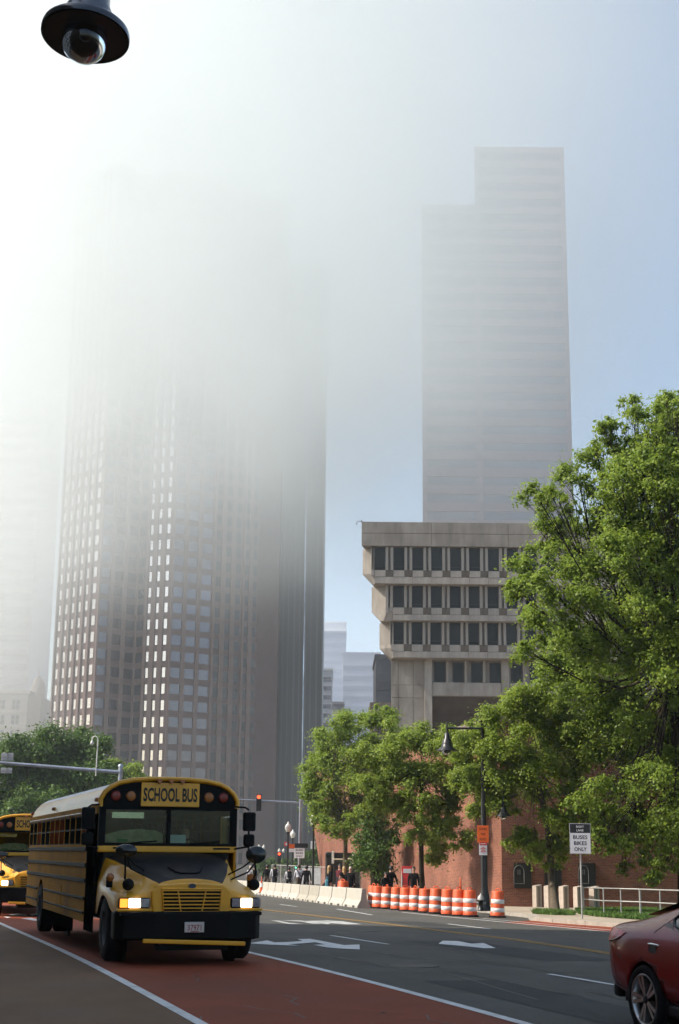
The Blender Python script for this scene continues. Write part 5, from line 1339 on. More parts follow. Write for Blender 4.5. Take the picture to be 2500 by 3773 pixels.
a_, e_ = PD(1101, 2957, 112) - Vector((q.x, q.y, 0)), PD(820, 2943, 112) - Vector((q.x, q.y, 0))
MB().tube([a_, e_], [.075, .045], 8).build('mast_arm', STEELB, sm)
c_ = PD(953, 2957, 111.8) - Vector((q.x, q.y, 0)); signal_head(sm, c_, True, 1.12)
for x, y, D_, red, lab in ((1028, 3160, 150, True, 'distant red traffic light on a dark post'), (1090, 3185, 190, False, 'distant green traffic light low behind the far sign')):
    q = PD(x, y, D_); t = thing('traffic_light', lab, 'traffic light', (q.x, q.y, zg(q.x, q.y)))
    h_ = q.z - t.location.z
    MB().tube([(0, .12, 0), (0, .12, h_ + .5)], .06, 8).build('pole', SIG, t); signal_head(t, (0, 0, h_), red, 1.0)
GLB = mat('lamp_globe', (.66, .63, .56), .25, spec=.5, var=.1, vs=3)
gl0 = None
for x, y, D_, lab in ((1155, 3019, 92, 'white globe lamp on black post with a blank white sign'), (1061, 3049, 112, 'white globe lamp on black post beside the orange work sign'), (1078, 3074, 135, 'smaller white globe lamp just beside the steel signal pole'),
                      (953, 3121, 230, 'far white globe lamp, one of a pair nearest the bus mirror, inner one'), (971, 3122, 232, 'far white globe lamp, one of a pair nearest the bus mirror, outer one'), (1028, 3135, 250, 'far white globe lamp above the distant red light'), (1044, 3135, 250, 'far white globe lamp just past the distant red light'),
                      (1211, 3128, 240, 'far white globe lamp over the dark work truck cab'), (1232, 3127, 245, 'far white globe lamp over the dark work truck bed')):
    q = PD(x, y, D_); gz = zg(q.x, q.y)
    h = q.z - gz
    t = thing('globe_lamp', lab, 'street lamp', (q.x, q.y, gz), 0, 'white globe street lamps')
    MB().lathe([(.2, 0), (.2, .3), (.1, .6), (.075, .8), (.06, h - .5), (.12, h - .45), (.14, h - .34)], 10).build('pole', SIG, t)
    MB().lathe([(.13, -.34), (.24, -.12), (.25, .05), (.19, .2), (.08, .30), (.05, .42), (0, .46)], 14, 0, True, Matrix.Translation((0, 0, h))).build('globe', GLB, t)
def plate(x0, y0, x1, y1, D_, mt_, name, lab, cat='sign'):
    a, b = PD(x0, y0, D_), PD(x1, y1, D_); c_ = (a + b) / 2; hw, hh = abs(b.x - a.x) / 2, abs(a.z - b.z) / 2
    t = thing(name, lab, cat, c_)
    MB().bbox((-hw, 0, -hh), (hw, .03, hh), .01).build('board', mt_, t); MB().box((-.05, .03, -.05), (.05, .12, .05)).build('clamp', GAL, t); return t, hw, hh
plate(1144, 3099, 1161, 3128, 91.8, SGW, 'blank_sign', 'blank white sign plate on the globe lamp post')
plate(1064, 3110, 1085, 3126, 111.7, SGO, 'work_sign', 'small orange work sign on the globe lamp post')
plate(1064, 3127, 1085, 3140, 111.7, SGW, 'notice_sign', 'small white notice under the orange work sign')
t, hw, hh = plate(1083, 3125, 1121, 3162, 111.5, SGW, 'bus_lane_sign', 'distant bus and bike lane sign on the steel signal pole')
for i, s_ in enumerate(('BUSES', 'BIKES', 'ONLY')): lettering(s_, hh * .36, hw * 1.35, SGB, t, (0, -.002, hh * (.6 - .6 * i)), bold=.02)
plate(1085, 3107, 1134, 3124, 111.5, SGB, 'dark_sign', 'wide black sign panel above the distant bus lane sign')
t, hw, hh = plate(1047, 3102, 1064, 3118, 112.5, SGR, 'round_sign', 'small round red and white sign by the globe lamp')
MB().lathe([(0, 0), (hw * .6, 0), (hw * .6, .01)], 14, 0, False, Matrix.Translation((0, -.005, 0)) @ Matrix.Rotation(R(90), 4, 'X'), False).build('white_disc', SGW, t)
# portable red work notice with striped barricade behind the drums
q = G(1500, 3340); q = PD(1500, 3290, 68); gz = zg(q.x, q.y)
bc = thing('barricade', 'folding work barricade with red notice above striped boards', 'barricade', (q.x, q.y, gz + .13))
for x in (-.26, .26): MB().tube([(x, -.18, 0), (x, 0, 1.5)], .03, 6).tube([(x, .3, 0), (x, 0, 1.4)], .03, 6).build('leg', GALP, bc)
top = PD(1500, 3192, 68).z - gz - .13
MB().bbox((-.27, -.05, top - .98), (.27, -.02, top), .01).build('red_board', mat('notice_red', (.70, .045, .05), .5, var=.25, vs=3), bc)
MB().bbox((-.2, -.056, top - .32), (.2, -.0505, top - .12), .002).build('print_line', SGW, bc)
for k, mt_ in enumerate((SGO, SGB, SGW, SGB, SGO)): MB().bbox((-.29, -.07, top - 1.22 - .14 * k), (.29, -.04, top - 1.10 - .14 * k), .005).build('stripe_board', mt_, bc)

# work truck and white van beyond the fence
TRK = mat('truck_dark', (.016, .015, .013), .5, var=.3, vs=2)
q = PD(1262, 3180, 98); gz = zg(q.x, q.y); k = 98 * .974 / 5240; kx = 98 / 5240
tk = thing('work_truck', 'dark flatbed work truck with pale stakes behind the site fence', 'truck', (q.x, q.y, gz))
Z = lambda y: (YH - y) * k + EYE - gz
Xk = lambda x: (x - 1262) * kx
MB().bbox((Xk(1198), -.8, .55), (Xk(1226), .8, Z(3140)), .1).build('cab', TRK, tk)
MB().bbox((Xk(1201), -.83, Z(3162)), (Xk(1222), -.75, Z(3144)), .05).build('window', CGL, tk)
MB().bbox((Xk(1226), -.8, .75), (Xk(1325), .8, Z(3172)), .04).build('flatbed', TRK, tk)
MB().bbox((Xk(1226), .7, Z(3172)), (Xk(1318), 0.78, Z(3142)), .02).build('headboard', TRK, tk)
for x, w_ in ((1226, .16), (1300, .12)): MB().bbox((Xk(x) - w_ / 2, -.86, Z(3182)), (Xk(x) + w_ / 2, -.74, Z(3136)), .02).build('stake', WHP, tk)
for x0, x1, y in ((1228, 1263, 3165), (1280, 1322, 3163)): MB().bbox((Xk(x0), -.9, Z(y + 3)), (Xk(x1), -.8, Z(y - 2)), .02).build('side_rail', mat('rail_pale', (.7, .62, .45)), tk)
for x in (1207, 1290, 1308):
    for y in (-.68, .68): MB().lathe([(.2, -.14), (.42, -.14), (.45, 0), (.42, .14), (.2, .14)], 18, 0, True, Matrix.Translation((Xk(x), y, .45)) @ Matrix.Rotation(R(90), 4, 'X')).build('wheel', RUB, tk)
q = PD(1178, 3185, 150); gz = zg(q.x, q.y)
vn = thing('white_van', 'white van parked far behind the site fence', 'van', (q.x, q.y, gz))
VW = mat('van_white', (.68, .68, .67), .35, coat=.4)
MB().prism([(-1.9, .4), (2.0, .4), (2.0, 1.0), (1.6, 1.25), (1.15, 1.95), (-1.85, 2.0)], -.9, .9).build('body', VW, vn, fix=True)
MB().add([(1.12, -.91, 1.25), (.3, -.91, 1.25), (.3, -.91, 1.8), (.95, -.91, 1.8)], [(0, 1, 2, 3)]).build('window', CGL, vn)
for x in (-1.2, 1.3):
    for y in (-.85, .85): MB().lathe([(.1, -.1), (.33, -.1), (.35, 0), (.33, .1), (.1, .1)], 16, 0, True, Matrix.Translation((x, y, .35)) @ Matrix.Rotation(R(90), 4, 'X')).build('wheel', RUB, vn)
# ------------------------------------------------------------------ trees
def leafmat(name, c1, c2, trans=.35):
    m = bpy.data.materials.new(name); m.use_nodes = True
    n, l = m.node_tree.nodes, m.node_tree.links; b = n['Principled BSDF']
    g = n.new('ShaderNodeNewGeometry')
    mx = n.new('ShaderNodeMix'); mx.data_type = 'RGBA'; mx.inputs[6].default_value = c1 + (1,); mx.inputs[7].default_value = c2 + (1,)
    l.new(g.outputs['Random Per Island'], mx.inputs[0]); l.new(mx.outputs[2], b.inputs['Base Color'])
    b.inputs['Roughness'].default_value = .5; b.inputs['Specular IOR Level'].default_value = .3
    tr = n.new('ShaderNodeBsdfTranslucent'); hs = n.new('ShaderNodeHueSaturation'); hs.inputs['Value'].default_value = 1.5; hs.inputs['Hue'].default_value = .485
    l.new(mx.outputs[2], hs.inputs['Color']); l.new(hs.outputs[0], tr.inputs[0])
    ms = n.new('ShaderNodeMixShader'); ms.inputs[0].default_value = trans
    l.new(b.outputs[0], ms.inputs[1]); l.new(tr.outputs[0], ms.inputs[2]); l.new(ms.outputs[0], n['Material Output'].inputs[0])
    return m
LEAF = leafmat('leaf_green', (.135, .215, .024), (.24, .325, .055), .48)
LEAFY = leafmat('leaf_yellow_green', (.14, .21, .024), (.245, .325, .055), .48)
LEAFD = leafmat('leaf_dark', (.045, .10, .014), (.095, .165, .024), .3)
BARK = mat('bark', (.11, .085, .06), .9, var=.35, vs=6, bump=.6, bs=30, spec=.15, stretch=(1, 1, .25))
BARKD = mat('bark_dark', (.035, .028, .02), .9, var=.3, vs=6, bump=.6, bs=30, spec=.15, stretch=(1, 1, .25))
def tree(name, label, base, fork, lobes, n_leaf, leaf, lm, bm_, r0=.2, sub=9, group=None, trunk_mid=None, flat_=.75, spread=.42, inner=.5):
    """base: ground point, fork: point where the crown's limbs leave the trunk, lobes: (centre, radius) in world space."""
    t = thing(name, label, 'tree', base, 0, group)
    base = Vector(base); fork = Vector(fork)
    b = MB()
    pts = [Vector((0, 0, -.1))] + [Vector(p) - base for p in (trunk_mid or [])] + [fork - base]
    k = len(pts)
    b.tube(pts, [r0 * (1.25 if i == 0 else 1 - .45 * i / (k - 1)) for i in range(k)], 10)
    b.build('trunk', bm_, t)
    limb = MB(); clump = []
    for (c, r) in lobes:
        c = Vector(c); s = fork.lerp(c, .0); 
        # limbs leave the trunk at various heights
        f_ = random.uniform(.55, 1.0); st_ = (pts[-2] + base).lerp(fork, f_) if len(pts) > 1 else fork
        mid = st_.lerp(c, .5) + Vector((random.uniform(-.1, .1), random.uniform(-.1, .1), -.12)) * (c - st_).length
        rr = max(.018, r0 * .32 * min(1.0, r / 1.6))
        limb.tube([st_ - base, st_.lerp(mid, .5) - base + Vector((0, 0, .05)), mid - base, mid.lerp(c, .55) - base, c - base], [rr, rr * .85, rr * .65, rr * .5, rr * .3], 6)
        for j in range(int(sub * 1.9)):
            d = Vector(RNG.normal(0, 1, 3)); d.normalize(); d.z *= .8
            q = c + d * r * (random.uniform(.15, .98) ** .6)
            cr = r * spread * random.choice((.35, .5, .7, .9, 1.2, 1.5))
            clump.append((q, cr))
            w_ = mid.lerp(c, random.uniform(.2, 1.0)); m_ = w_.lerp(q, .5) + Vector((0, 0, .12 * r * random.uniform(-1, 1)))
            limb.tube([w_ - base, m_ - base, q - base], [rr * .3, rr * .2, .006], 4)
            for _ in range(3):
                e = q + Vector(RNG.normal(0, 1, 3)) * cr * .7
                limb.tube([m_.lerp(q, random.uniform(.3, 1)) - base, e - base], [rr * .12 + .003, .003], 3)
    limb.build('limbs', bm_, t)
    C = np.array([list(q) for q, _ in clump]); Rr = np.array([r for _, r in clump])
    w_ = Rr ** 2; w_ /= w_.sum()
    idx = RNG.choice(len(clump), n_leaf, p=w_)
    dirs = RNG.normal(0, 1, (n_leaf, 3)); dirs /= np.linalg.norm(dirs, axis=1)[:, None]
    rad = np.abs(RNG.normal(0, .62, n_leaf)) + .1 * RNG.uniform(0, 1, n_leaf)
    P = C[idx] + dirs * (rad * Rr[idx])[:, None] * np.array([1, 1, flat_])
    P[:, 2] -= .15 * Rr[idx] * rad ** 2
    # leaf frames: hanging a little, facing mostly outward and up
    nrm = dirs * .7 + RNG.normal(0, .55, (n_leaf, 3)) + np.array([0, 0, .55]); nrm /= np.linalg.norm(nrm, axis=1)[:, None]
    ax_ = np.cross(nrm, RNG.normal(0, 1, (n_leaf, 3))); ax_ /= np.linalg.norm(ax_, axis=1)[:, None]
    bx = np.cross(nrm, ax_)
    L = leaf * RNG.uniform(.6, 1.3, n_leaf)[:, None]
    W_ = L * .32
    v = np.zeros((n_leaf, 4, 3))
    v[:, 0] = P - ax_ * L * .5; v[:, 1] = P + bx * W_ - ax_ * L * .02 + nrm * L * .06; v[:, 2] = P + ax_ * L * .5 - nrm * L * .08; v[:, 3] = P - bx * W_ - ax_ * L * .02 + nrm * L * .06
    v -= np.array(base)
    me = bpy.data.meshes.new('crown')
    me.vertices.add(4 * n_leaf); me.vertices.foreach_set('co', v.reshape(-1))
    me.loops.add(4 * n_leaf); me.loops.foreach_set('vertex_index', np.arange(4 * n_leaf, dtype=np.int32))
    me.polygons.add(n_leaf); me.polygons.foreach_set('loop_start', np.arange(0, 4 * n_leaf, 4, dtype=np.int32))
    me.update(calc_edges=True); me.materials.append(lm)
    o = bpy.data.objects.new('crown', me); COL.objects.link(o); o.parent = t
    return t
def lob(pxs, D, dj=1.6, k=1.18):
    out = []
    for x, y, r in pxs:
        out.append((PD(x, y, D + random.uniform(-dj, dj)), r * k * D / 5240.0))
    return out
# the big tree at the picture edge
D1 = 56.0
big = [(2440, 1500, 70), (2500, 1490, 80), (2390, 1650, 90), (2300, 1640, 80), (2250, 1580, 55), (2490, 1600, 90), (2340, 1720, 100), (2440, 1760, 110), (2400, 1560, 95), (2330, 1500, 60), (2460, 1680, 110), (2200, 1660, 85), (2130, 1760, 90), (2290, 1790, 110), (2420, 1830, 110), (2060, 1850, 95), (2180, 1900, 110), (2330, 1950, 110), (2470, 1990, 120),
       (1980, 1830, 60), (1990, 1960, 90), (2100, 2040, 110), (2240, 2090, 110), (2400, 2150, 110), (1930, 2080, 80), (2010, 2170, 100), (2140, 2220, 110), (2290, 2260, 110), (1900, 2170, 60),
       (1985, 2300, 90), (2110, 2360, 110), (2250, 2400, 110), (2400, 2340, 120), (2480, 2480, 120), (1940, 2400, 70), (2040, 2470, 90), (2180, 2520, 110), (2330, 2560, 110), (2440, 2630, 110),
       (2240, 2650, 100), (2380, 2740, 100), (2480, 2800, 100), (2280, 2800, 90), (2400, 2880, 100), (2310, 2930, 90), (2470, 2950, 90), (2360, 3020, 90), (2260, 3000, 80), (2440, 3080, 80), (2190, 2900, 70), (2390, 3140, 55), (2240, 3080, 60), (2500, 3160, 60), (2150, 2560, 70), (2330, 2680, 80), (2330, 3060, 70), (2420, 3010, 80), (2470, 3050, 80), (2350, 2860, 80), (2200, 2980, 60), (2290, 3110, 50), (2450, 3190, 40), (2130, 2960, 45), (2190, 3060, 50), (2210, 3130, 40), (2300, 3200, 35), (2400, 3230, 40)]
shade_lobes = [(x, y, 170) for x in (2640, 2800, 2960, 3120) for y in (1750, 2050, 2350, 2650, 2950)]  # unseen crown beyond the frame, added to darken wall and lawn
bp_ = PD(2530, 3380, D1); bp_.z = zg(bp_.x, bp_.y) + .12
tree('large_tree', 'large broad green tree towering over the lawn and railing', bp_, PD(2470, 2420, D1), lob(big, D1, 2.2, 1.08) + lob([(2470, 1860, 100), (2400, 1960, 100), (2480, 2080, 110), (2400, 2080, 100), (2300, 2030, 90), (2480, 2220, 110), (2360, 2250, 100), (2430, 1760, 90), (2500, 1700, 90), (2500, 2330, 100), (2440, 2420, 100)], D1 - 2.6, .8) + lob(shade_lobes, D1 - 1, 4.) + lob([(x, y - 60, 150) for x, y, _ in shade_lobes[:15:2]], D1 + 7, 3.) + lob([(2250, 2560, 150), (2420, 2700, 150), (2100, 2420, 130), (2380, 2250, 150)], D1 + 6, 2.), 480000, .14, LEAF, BARKD, .30, 8, trunk_mid=[PD(2520, 2950, D1), PD(2495, 2650, D1)], spread=.40)
# the large tree's out-of-frame lobes are added to keep skylight off the wall
D2 = 58.5
sap = [(1700, 2770, 55), (1690, 2900, 48), (1780, 2850, 65), (1800, 2930, 55), (1730, 2860, 55), (1790, 2700, 60), (1850, 2790, 70), (1740, 2720, 62), (1830, 2640, 70), (1930, 2590, 75), (2030, 2600, 80), (1720, 2830, 60), (1800, 2780, 75), (1900, 2720, 85), (2010, 2700, 90), (2120, 2680, 85), (1850, 2870, 75), (1960, 2820, 85), (2080, 2800, 85), (2180, 2760, 70),
       (1760, 2920, 55), (1740, 2990, 38), (1870, 2950, 60), (1990, 2920, 70), (2100, 2900, 65), (2060, 3000, 55), (1930, 3080, 50), (1980, 3130, 45), (1890, 3110, 32), (2110, 3060, 60), (2060, 3120, 55), (2030, 3190, 30), (2150, 2990, 50), (1800, 2870, 60)]
sb_ = G(2046, 3366, .13)
tree('street_tree', 'slim street tree with pale trunk growing from the grass tuft', sb_, PD(1962, 2800, D2), lob(sap, D2, 1.3, 1.12), 120000, .12, LEAFY, BARK, .17, 8, trunk_mid=[PD(2030, 3220, D2), PD(2018, 3050, D2), PD(1985, 2900, D2)], spread=.42)
D4 = 70.0
t4 = [(1345, 2790, 50), (1330, 2900, 45), (1500, 2960, 55), (1600, 2980, 50), (1660, 2960, 45), (1420, 2800, 70), (1480, 2740, 65), (1560, 2730, 75), (1640, 2740, 70), (1690, 2800, 40), (1390, 2880, 60), (1470, 2850, 75), (1560, 2840, 75), (1650, 2850, 70), (1440, 2930, 55), (1530, 2930, 65), (1620, 2930, 55), (1570, 3010, 50), (1640, 3040, 55), (1690, 3090, 45), (1590, 3100, 50), (1540, 3080, 40), (1720, 3110, 30), (1600, 3160, 35), (1480, 3000, 35), (1680, 2880, 45), (1370, 2960, 40)]
p4 = PD(1556, 3335, D4); p4.z = zg(p4.x, p4.y) + .1
tree('street_tree', 'street tree with thin straight trunk before the sunlit brick wall', p4, PD(1552, 2820, D4), lob(t4, D4, 1.5, 1.12), 95000, .125, LEAFY, BARKD, .15, 7, trunk_mid=[PD(1552, 3200, D4), PD(1550, 3000, D4)], spread=.42)
D3 = 92.0
t3 = [(1250, 3060, 32), (1180, 2990, 40), (1330, 3010, 45), (1190, 2730, 55), (1240, 2690, 55), (1320, 2660, 60), (1400, 2640, 55), (1450, 2680, 50), (1170, 2820, 55), (1230, 2790, 65), (1310, 2760, 70), (1390, 2740, 65), (1160, 2900, 45), (1210, 2880, 60), (1290, 2860, 65), (1370, 2840, 60), (1160, 2960, 36), (1220, 2970, 55), (1290, 2960, 60), (1350, 2950, 55), (1200, 3030, 30), (1260, 3010, 40), (1140, 2935, 30), (1430, 2770, 45), (1420, 2640, 35)]
p3 = PD(1268, 3225, D3); p3.z = zg(p3.x, p3.y)
tree('street_tree', 'leaning street tree with sunlit double trunk near the globe lamps', p3, PD(1268, 2990, D3), lob(t3, D3, 2), 72000, .17, LEAF, BARK, .17, 7, trunk_mid=[PD(1272, 3120, D3)], spread=.44)
D5 = 84.0
t5 = [(1370, 3030, 50), (1410, 3080, 55), (1350, 3110, 50), (1390, 3150, 55), (1430, 3140, 45), (1340, 3180, 45), (1400, 3200, 45), (1380, 2980, 45), (1440, 3050, 35), (1450, 3100, 22)]
p5 = PD(1385, 3275, D5); p5.z = zg(p5.x, p5.y)
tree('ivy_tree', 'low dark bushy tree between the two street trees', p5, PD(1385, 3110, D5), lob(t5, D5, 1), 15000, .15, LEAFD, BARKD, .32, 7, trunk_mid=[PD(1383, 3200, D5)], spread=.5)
# trees behind the buses
D6 = 125.0
w1 = [(20, 2790, 75), (90, 2760, 75), (160, 2740, 75), (30, 2880, 85), (120, 2860, 90), (200, 2840, 85), (20, 2980, 90), (110, 2980, 90), (190, 2960, 85), (60, 3080, 90), (150, 3080, 80), (-60, 2830, 90), (-60, 2960, 90)]
pb = PD(90, 3250, D6); pb.z = zg(pb.x, pb.y)
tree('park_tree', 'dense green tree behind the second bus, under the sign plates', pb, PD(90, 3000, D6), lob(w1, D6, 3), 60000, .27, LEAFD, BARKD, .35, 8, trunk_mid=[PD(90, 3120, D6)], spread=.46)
w2 = [(230, 2750, 65), (290, 2740, 65), (350, 2760, 60), (240, 2840, 80), (320, 2830, 80), (390, 2830, 60), (270, 2930, 85), (360, 2920, 80), (300, 3020, 80), (410, 2960, 70), (200, 2770, 50)]
pb = PD(310, 3250, D6 + 5); pb.z = zg(pb.x, pb.y)
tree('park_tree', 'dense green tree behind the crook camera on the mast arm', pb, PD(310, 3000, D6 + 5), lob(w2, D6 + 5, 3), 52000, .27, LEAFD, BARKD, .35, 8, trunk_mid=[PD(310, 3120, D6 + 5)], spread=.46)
w3 = [(430, 2830, 45), (480, 2850, 45), (410, 2880, 60), (470, 2910, 60), (520, 2880, 35), (500, 2940, 60), (440, 2980, 70), (545, 2910, 24)]
pb = PD(470, 3250, D6 + 14); pb.z = zg(pb.x, pb.y)
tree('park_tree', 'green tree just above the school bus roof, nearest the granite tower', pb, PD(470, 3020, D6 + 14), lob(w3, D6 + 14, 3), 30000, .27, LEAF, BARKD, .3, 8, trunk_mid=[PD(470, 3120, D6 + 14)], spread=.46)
# small distant trees down the street
for x, y, r, D_, lab in ((1185, 3130, 34, 175, 'small distant tree beside the blank white sign'), (1130, 3160, 30, 190, 'small distant tree behind the far bus lane sign'), (1050, 3190, 30, 210, 'small distant dark tree below the far red light'), (985, 3180, 34, 215, 'small distant dark tree past the bus mirror')):
    pb = PD(x, 3210, D_); pb.z = zg(pb.x, pb.y)
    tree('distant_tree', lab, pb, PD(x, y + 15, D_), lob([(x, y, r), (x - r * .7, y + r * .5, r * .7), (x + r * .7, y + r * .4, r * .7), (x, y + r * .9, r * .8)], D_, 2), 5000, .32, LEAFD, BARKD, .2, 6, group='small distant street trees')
# ------------------------------------------------------------------ pedestrians
def skin_body(J, E):
    me = bpy.data.meshes.new('b'); names = list(J)
    me.from_pydata([J[k][0] for k in names], [(names.index(a), names.index(b)) for a, b in E], [])
    o = bpy.data.objects.new('b', me); COL.objects.link(o)
    o.modifiers.new('s', 'SKIN')
    for i, k in enumerate(names): r = J[k][1]; me.skin_vertices[0].data[i].radius = r if isinstance(r, tuple) else (r, r)
    me.skin_vertices[0].data[0].use_root = True
    sb = o.modifiers.new('d', 'SUBSURF'); sb.levels = sb.render_levels = 1
    dg = bpy.context.evaluated_depsgraph_get(); dg.update()
    ev = bpy.data.meshes.new_from_object(o.evaluated_get(dg))
    bpy.data.objects.remove(o); bpy.data.meshes.remove(me); return ev
def pose(step, armsw, sit=False):
    s = step
    J = {'hip': ((0, 0, .95), (.19, .14)), 'waist': ((0, 0, 1.1), (.175, .13)), 'chest': ((0, 0, 1.3), (.21, .145)), 'collar': ((0, 0, 1.43), (.13, .10)), 'neck': ((0, 0, 1.50), .068), 'chin': ((0, .01, 1.575), (.08, .085)), 'head': ((0, .005, 1.66), (.09, .105)), 'crown': ((0, 0, 1.73), (.075, .08))}
    E = [('hip', 'waist'), ('waist', 'chest'), ('chest', 'collar'), ('collar', 'neck'), ('neck', 'chin'), ('chin', 'head'), ('head', 'crown')]
    for sd_, k in ((-1, 'l'), (1, 'r')):
        f = s * sd_; a = -armsw * sd_
        if sit:
            L = {'thigh': ((.10 * sd_, .1, .93), .085), 'knee': ((.12 * sd_, .46, .92), .06), 'ankle': ((.12 * sd_, .5, .5), .04), 'toe': ((.12 * sd_, .66, .47), .035)}
            A = {'sho': ((.20 * sd_, 0, 1.40), .078), 'elb': ((.25 * sd_, .12, 1.17), .045), 'wri': ((.16 * sd_, .38, 1.2), .032), 'hand': ((.14 * sd_, .47, 1.22), (.04, .025))}
        else:
            L = {'thigh': ((.09 * sd_, f * .06, .88), .105), 'knee': ((.10 * sd_, f * .2 + .02, .50), .075), 'ankle': ((.10 * sd_, f * .36 - (.06 if f < 0 else 0), .09 + (.06 if f < 0 else 0)), .042), 'toe': ((.11 * sd_, f * .36 + .15, .035), .035)}
            A = {'sho': ((.20 * sd_, 0, 1.40), .078), 'elb': ((.245 * sd_, a * .12 - .02, 1.13), .06), 'wri': ((.25 * sd_, a * .28 + .04, .90), .042), 'hand': ((.25 * sd_, a * .33 + .06, .80), (.025, .042))}
        for kk, v in {**L, **A}.items(): J[kk + k] = v
        E += [('hip', 'thigh' + k), ('thigh' + k, 'knee' + k), ('knee' + k, 'ankle' + k), ('ankle' + k, 'toe' + k), ('chest', 'sho' + k), ('sho' + k, 'elb' + k), ('elb' + k, 'wri' + k), ('wri' + k, 'hand' + k)]
    return J, E
POSES = {}
SKINM = mat('skin', (.42, .23, .16), .6, var=.08)
def cloth(n, c): return mat('cloth_' + n, c, .85, var=.15, vs=6, spec=.15)
BLACKC, WHITEC, NAVYC, MAROON, GREYC, KHAKI, PALEB = cloth('black', (.008, .008, .009)), cloth('white', (.52, .51, .55)), cloth('navy', (.02, .022, .03)), cloth('maroon', (.10, .018, .025)), cloth('grey', (.25, .25, .23)), cloth('brown', (.06, .042, .03)), cloth('blue', (.12, .35, .45))
HAIRD, HAIRB, HAIRL = mat('hair_dark', (.012, .009, .007), .6), mat('hair_blond', (.40, .26, .11), .6, var=.3, vs=20), mat('hair_grey', (.42, .36, .30), .6)
def person(label, loc, rz, shirt, trousers, hair, key='a', long_sleeve=True, dress=False, longhair=False, scale=1.0, parent=None):
    if key not in POSES:
        J, E = pose(*{'a': (1, 1), 'b': (-1, 1), 'c': (.25, .2), 'sit': (0, 0, True)}[key]); POSES[key] = (skin_body(J, E), J)
    ev, J = POSES[key]; me = ev.copy(); me.name = 'person'
    for m_ in (SKINM, shirt, trousers, BLACKC): me.materials.append(m_)
    names = list(J); PJ = np.array([J[k][0] for k in names])
    idx = np.zeros(len(me.polygons), dtype=np.int32)
    for i, pg in enumerate(me.polygons):
        c = pg.center; k = names[int(np.argmin(((PJ - np.array(c)) ** 2).sum(1)))]
        if k[:-1] in ('toe',) or k.startswith('ankle') and c.z < .1: m_ = 3
        elif k[:-1] in ('thigh', 'knee', 'ankle'): m_ = (1 if dress and k.startswith('thigh') else (0 if dress else 2))
        elif k == 'hip': m_ = 1 if dress or c.z > .98 else 2
        elif k in ('waist', 'chest', 'collar') or k[:-1] == 'sho' or (k[:-1] in ('elb', 'wri') and long_sleeve): m_ = 1
        else: m_ = 0
        idx[i] = m_
    me.polygons.foreach_set('material_index', idx); me.polygons.foreach_set('use_smooth', [True] * len(me.polygons))
    o = bpy.data.objects.new('person', me); COL.objects.link(o); o.location = loc; o.rotation_euler.z = rz; o.scale = (scale,) * 3
    tag(o, label, 'person', 'pedestrians on the pavement' if key != 'sit' else None)
    if hair:
        prof = [(.02, 1.80), (.07, 1.78), (.105, 1.70), (.108, 1.64), (.098, 1.59)] + ([(.10, 1.5), (.11, 1.38), (.07, 1.27)] if longhair else [(.07, 1.565)])
        hb = MB().lathe(prof, 14, 0, True, Matrix.Translation((0, -.022, 0)) @ Matrix.Diagonal((.93, 1.08, 1, 1)))
        # leave the face open
        keep = [i for i, f in enumerate(hb.f) if not (sum(hb.v[j][1] for j in f) / len(f) > .035 and sum(hb.v[j][2] for j in f) / len(f) < 1.70)]
        hb.f = [hb.f[i] for i in keep]; hb.m = [hb.m[i] for i in keep]; hb.smo = [hb.smo[i] for i in keep]
        hb.build('hair', hair, o)
    J_ = J
    for x in (-.03, .03): MB().lathe([(0, .012), (.011, 0), (0, -.012)], 8, 0, True, Matrix.Translation((x, .088, 1.655))).build('eye', LETK, o)
    MB().add([(-.012, .09, 1.61), (.012, .09, 1.61), (0, .115, 1.615), (0, .09, 1.66)], [(0, 2, 3), (2, 1, 3), (0, 1, 2)]).build('nose', SKINM, o)
    MB().box((-.022, .074, 1.578), (.022, .084, 1.586)).build('mouth', mat('lips', (.28, .09, .08), .6), o)
    return o
def spot(px, D): q = PD(px, 3230, D); return Vector((q.x, q.y, zg(q.x, q.y) + .13))
def backpack(px, label, per, mt_):
    t = thing('backpack', label, 'backpack', per.location, per.rotation_euler.z); t.scale = per.scale
    MB().bbox((-.16, -.31, 1.0), (.16, -.115, 1.46), .07).build('bag', mt_, t)
    MB().bbox((-.11, -.36, 1.03), (.11, -.30, 1.25), .03).build('front_pocket', mt_, t)
    for x in (-.11, .11): MB().tube([(x, -.13, 1.42), (x, .0, 1.50), (x, .12, 1.38), (x, .125, 1.2), (x * 1.3, -.1, 1.08)], .018, 6).build('strap', mt_, t)
# people walking away down the pavement behind the barriers
H1 = R(10)
a = person('person in grey shirt with dark backpack, nearest the bus mirror', spot(937, 100), H1, GREYC, NAVYC, HAIRD, 'a'); backpack(0, 'dark backpack worn by the person in the grey shirt', a, BLACKC)
person('person in pale top half hidden by the bus mirror', spot(921, 112), H1, WHITEC, KHAKI, HAIRL, 'b')
person('broad person in black top walking beside the small orange cone', spot(983, 103), H1, BLACKC, KHAKI, HAIRD, 'b', scale=1.04)
a = person('person in white shirt with slim black backpack', spot(1011, 98), H1, WHITEC, NAVYC, HAIRD, 'a', scale=1.05); backpack(0, 'slim black backpack on the person in white shirt', a, BLACKC)
a = person('shorter person in white shirt under a big black backpack', spot(1064, 93), H1, WHITEC, BLACKC, HAIRD, 'b', scale=.95); backpack(0, 'big round black backpack on the shorter person', a, BLACKC)
a = person('tall man in white shirt with dark strap across his back', spot(1101, 89), H1, WHITEC, KHAKI, cloth('brown', (.06, .042, .03)), 'a', scale=1.02)
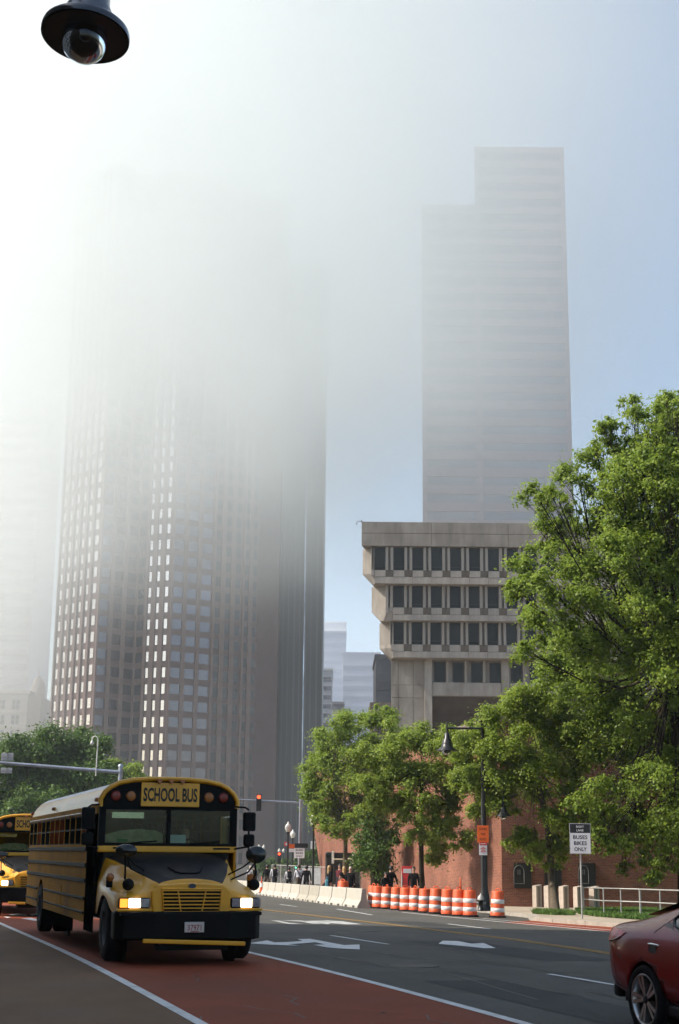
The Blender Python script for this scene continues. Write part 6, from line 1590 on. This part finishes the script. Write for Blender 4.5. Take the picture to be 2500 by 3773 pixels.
MB().tube([(-.13, .03, 1.46), (-.13, -.10, 1.42), (.02, -.155, 1.2), (.15, -.12, 1.0)], .022, 6).build('shoulder_strap', BLACKC, a)
person('man in dark jacket walking beside the man in white shirt', spot(1128, 88), H1, BLACKC, BLACKC, HAIRD, 'b', scale=1.0)
a = person('woman with long blond hair in black dress', spot(1213, 80), R(-60), BLACKC, BLACKC, HAIRB, 'c', dress=True, longhair=True, scale=.98)
hb_ = thing('blue_bag', 'light blue bag held by the blond woman in black', 'bag', spot(1204, 80) + Vector((0, -.1, 0)))
MB().bbox((-.1, -.06, .55), (.08, .06, .98), .04).build('bag', PALEB, hb_); MB().tube([(-.05, 0, .96), (-.03, 0, 1.12), (.05, 0, 1.12), (.04, 0, .96)], .012, 5).build('handle', PALEB, hb_)
person('dark haired person in maroon shirt among the group', spot(1251, 84), R(150), MAROON, NAVYC, HAIRD, 'a', False, scale=1.04)
person('woman in black sleeveless top with fair hair', spot(1266, 78), R(20), BLACKC, BLACKC, HAIRB, 'c', False, longhair=True, scale=.95)
person('grey haired man in open black jacket facing the street', spot(1290, 75), R(170), BLACKC, BLACKC, HAIRL, 'c', scale=.94)
person('small person in black behind the third traffic drum', spot(1420, 70), R(200), BLACKC, BLACKC, HAIRD, 'c', scale=.80)
person('tall person in black behind the traffic drums by the fence gate', spot(1439, 72), R(30), BLACKC, BLACKC, HAIRD, 'a', scale=.98)
person('person in black beside the red notice on the barricade', spot(1523, 68), R(180), BLACKC, BLACKC, HAIRD, 'c', scale=.96)
# drum lids showing over the barrier top belong to a drum standing behind it
p = spot(1262, 74); o = copy_tree(dr0); o.location = (p.x, p.y, p.z - .02); o.scale = (1.25, 1.25, 1.0); o['label'] = 'orange traffic drum behind the concrete barriers, among the pedestrians'
# the driver
d_ = bus.matrix_world
bpy.context.view_layer.update()
d_ = bus.matrix_world
q = d_ @ Vector((.52, 1.02, .40))
person('bus driver in dark clothes at the wheel', q, PSI + math.pi, NAVYC, BLACKC, HAIRD, 'sit')
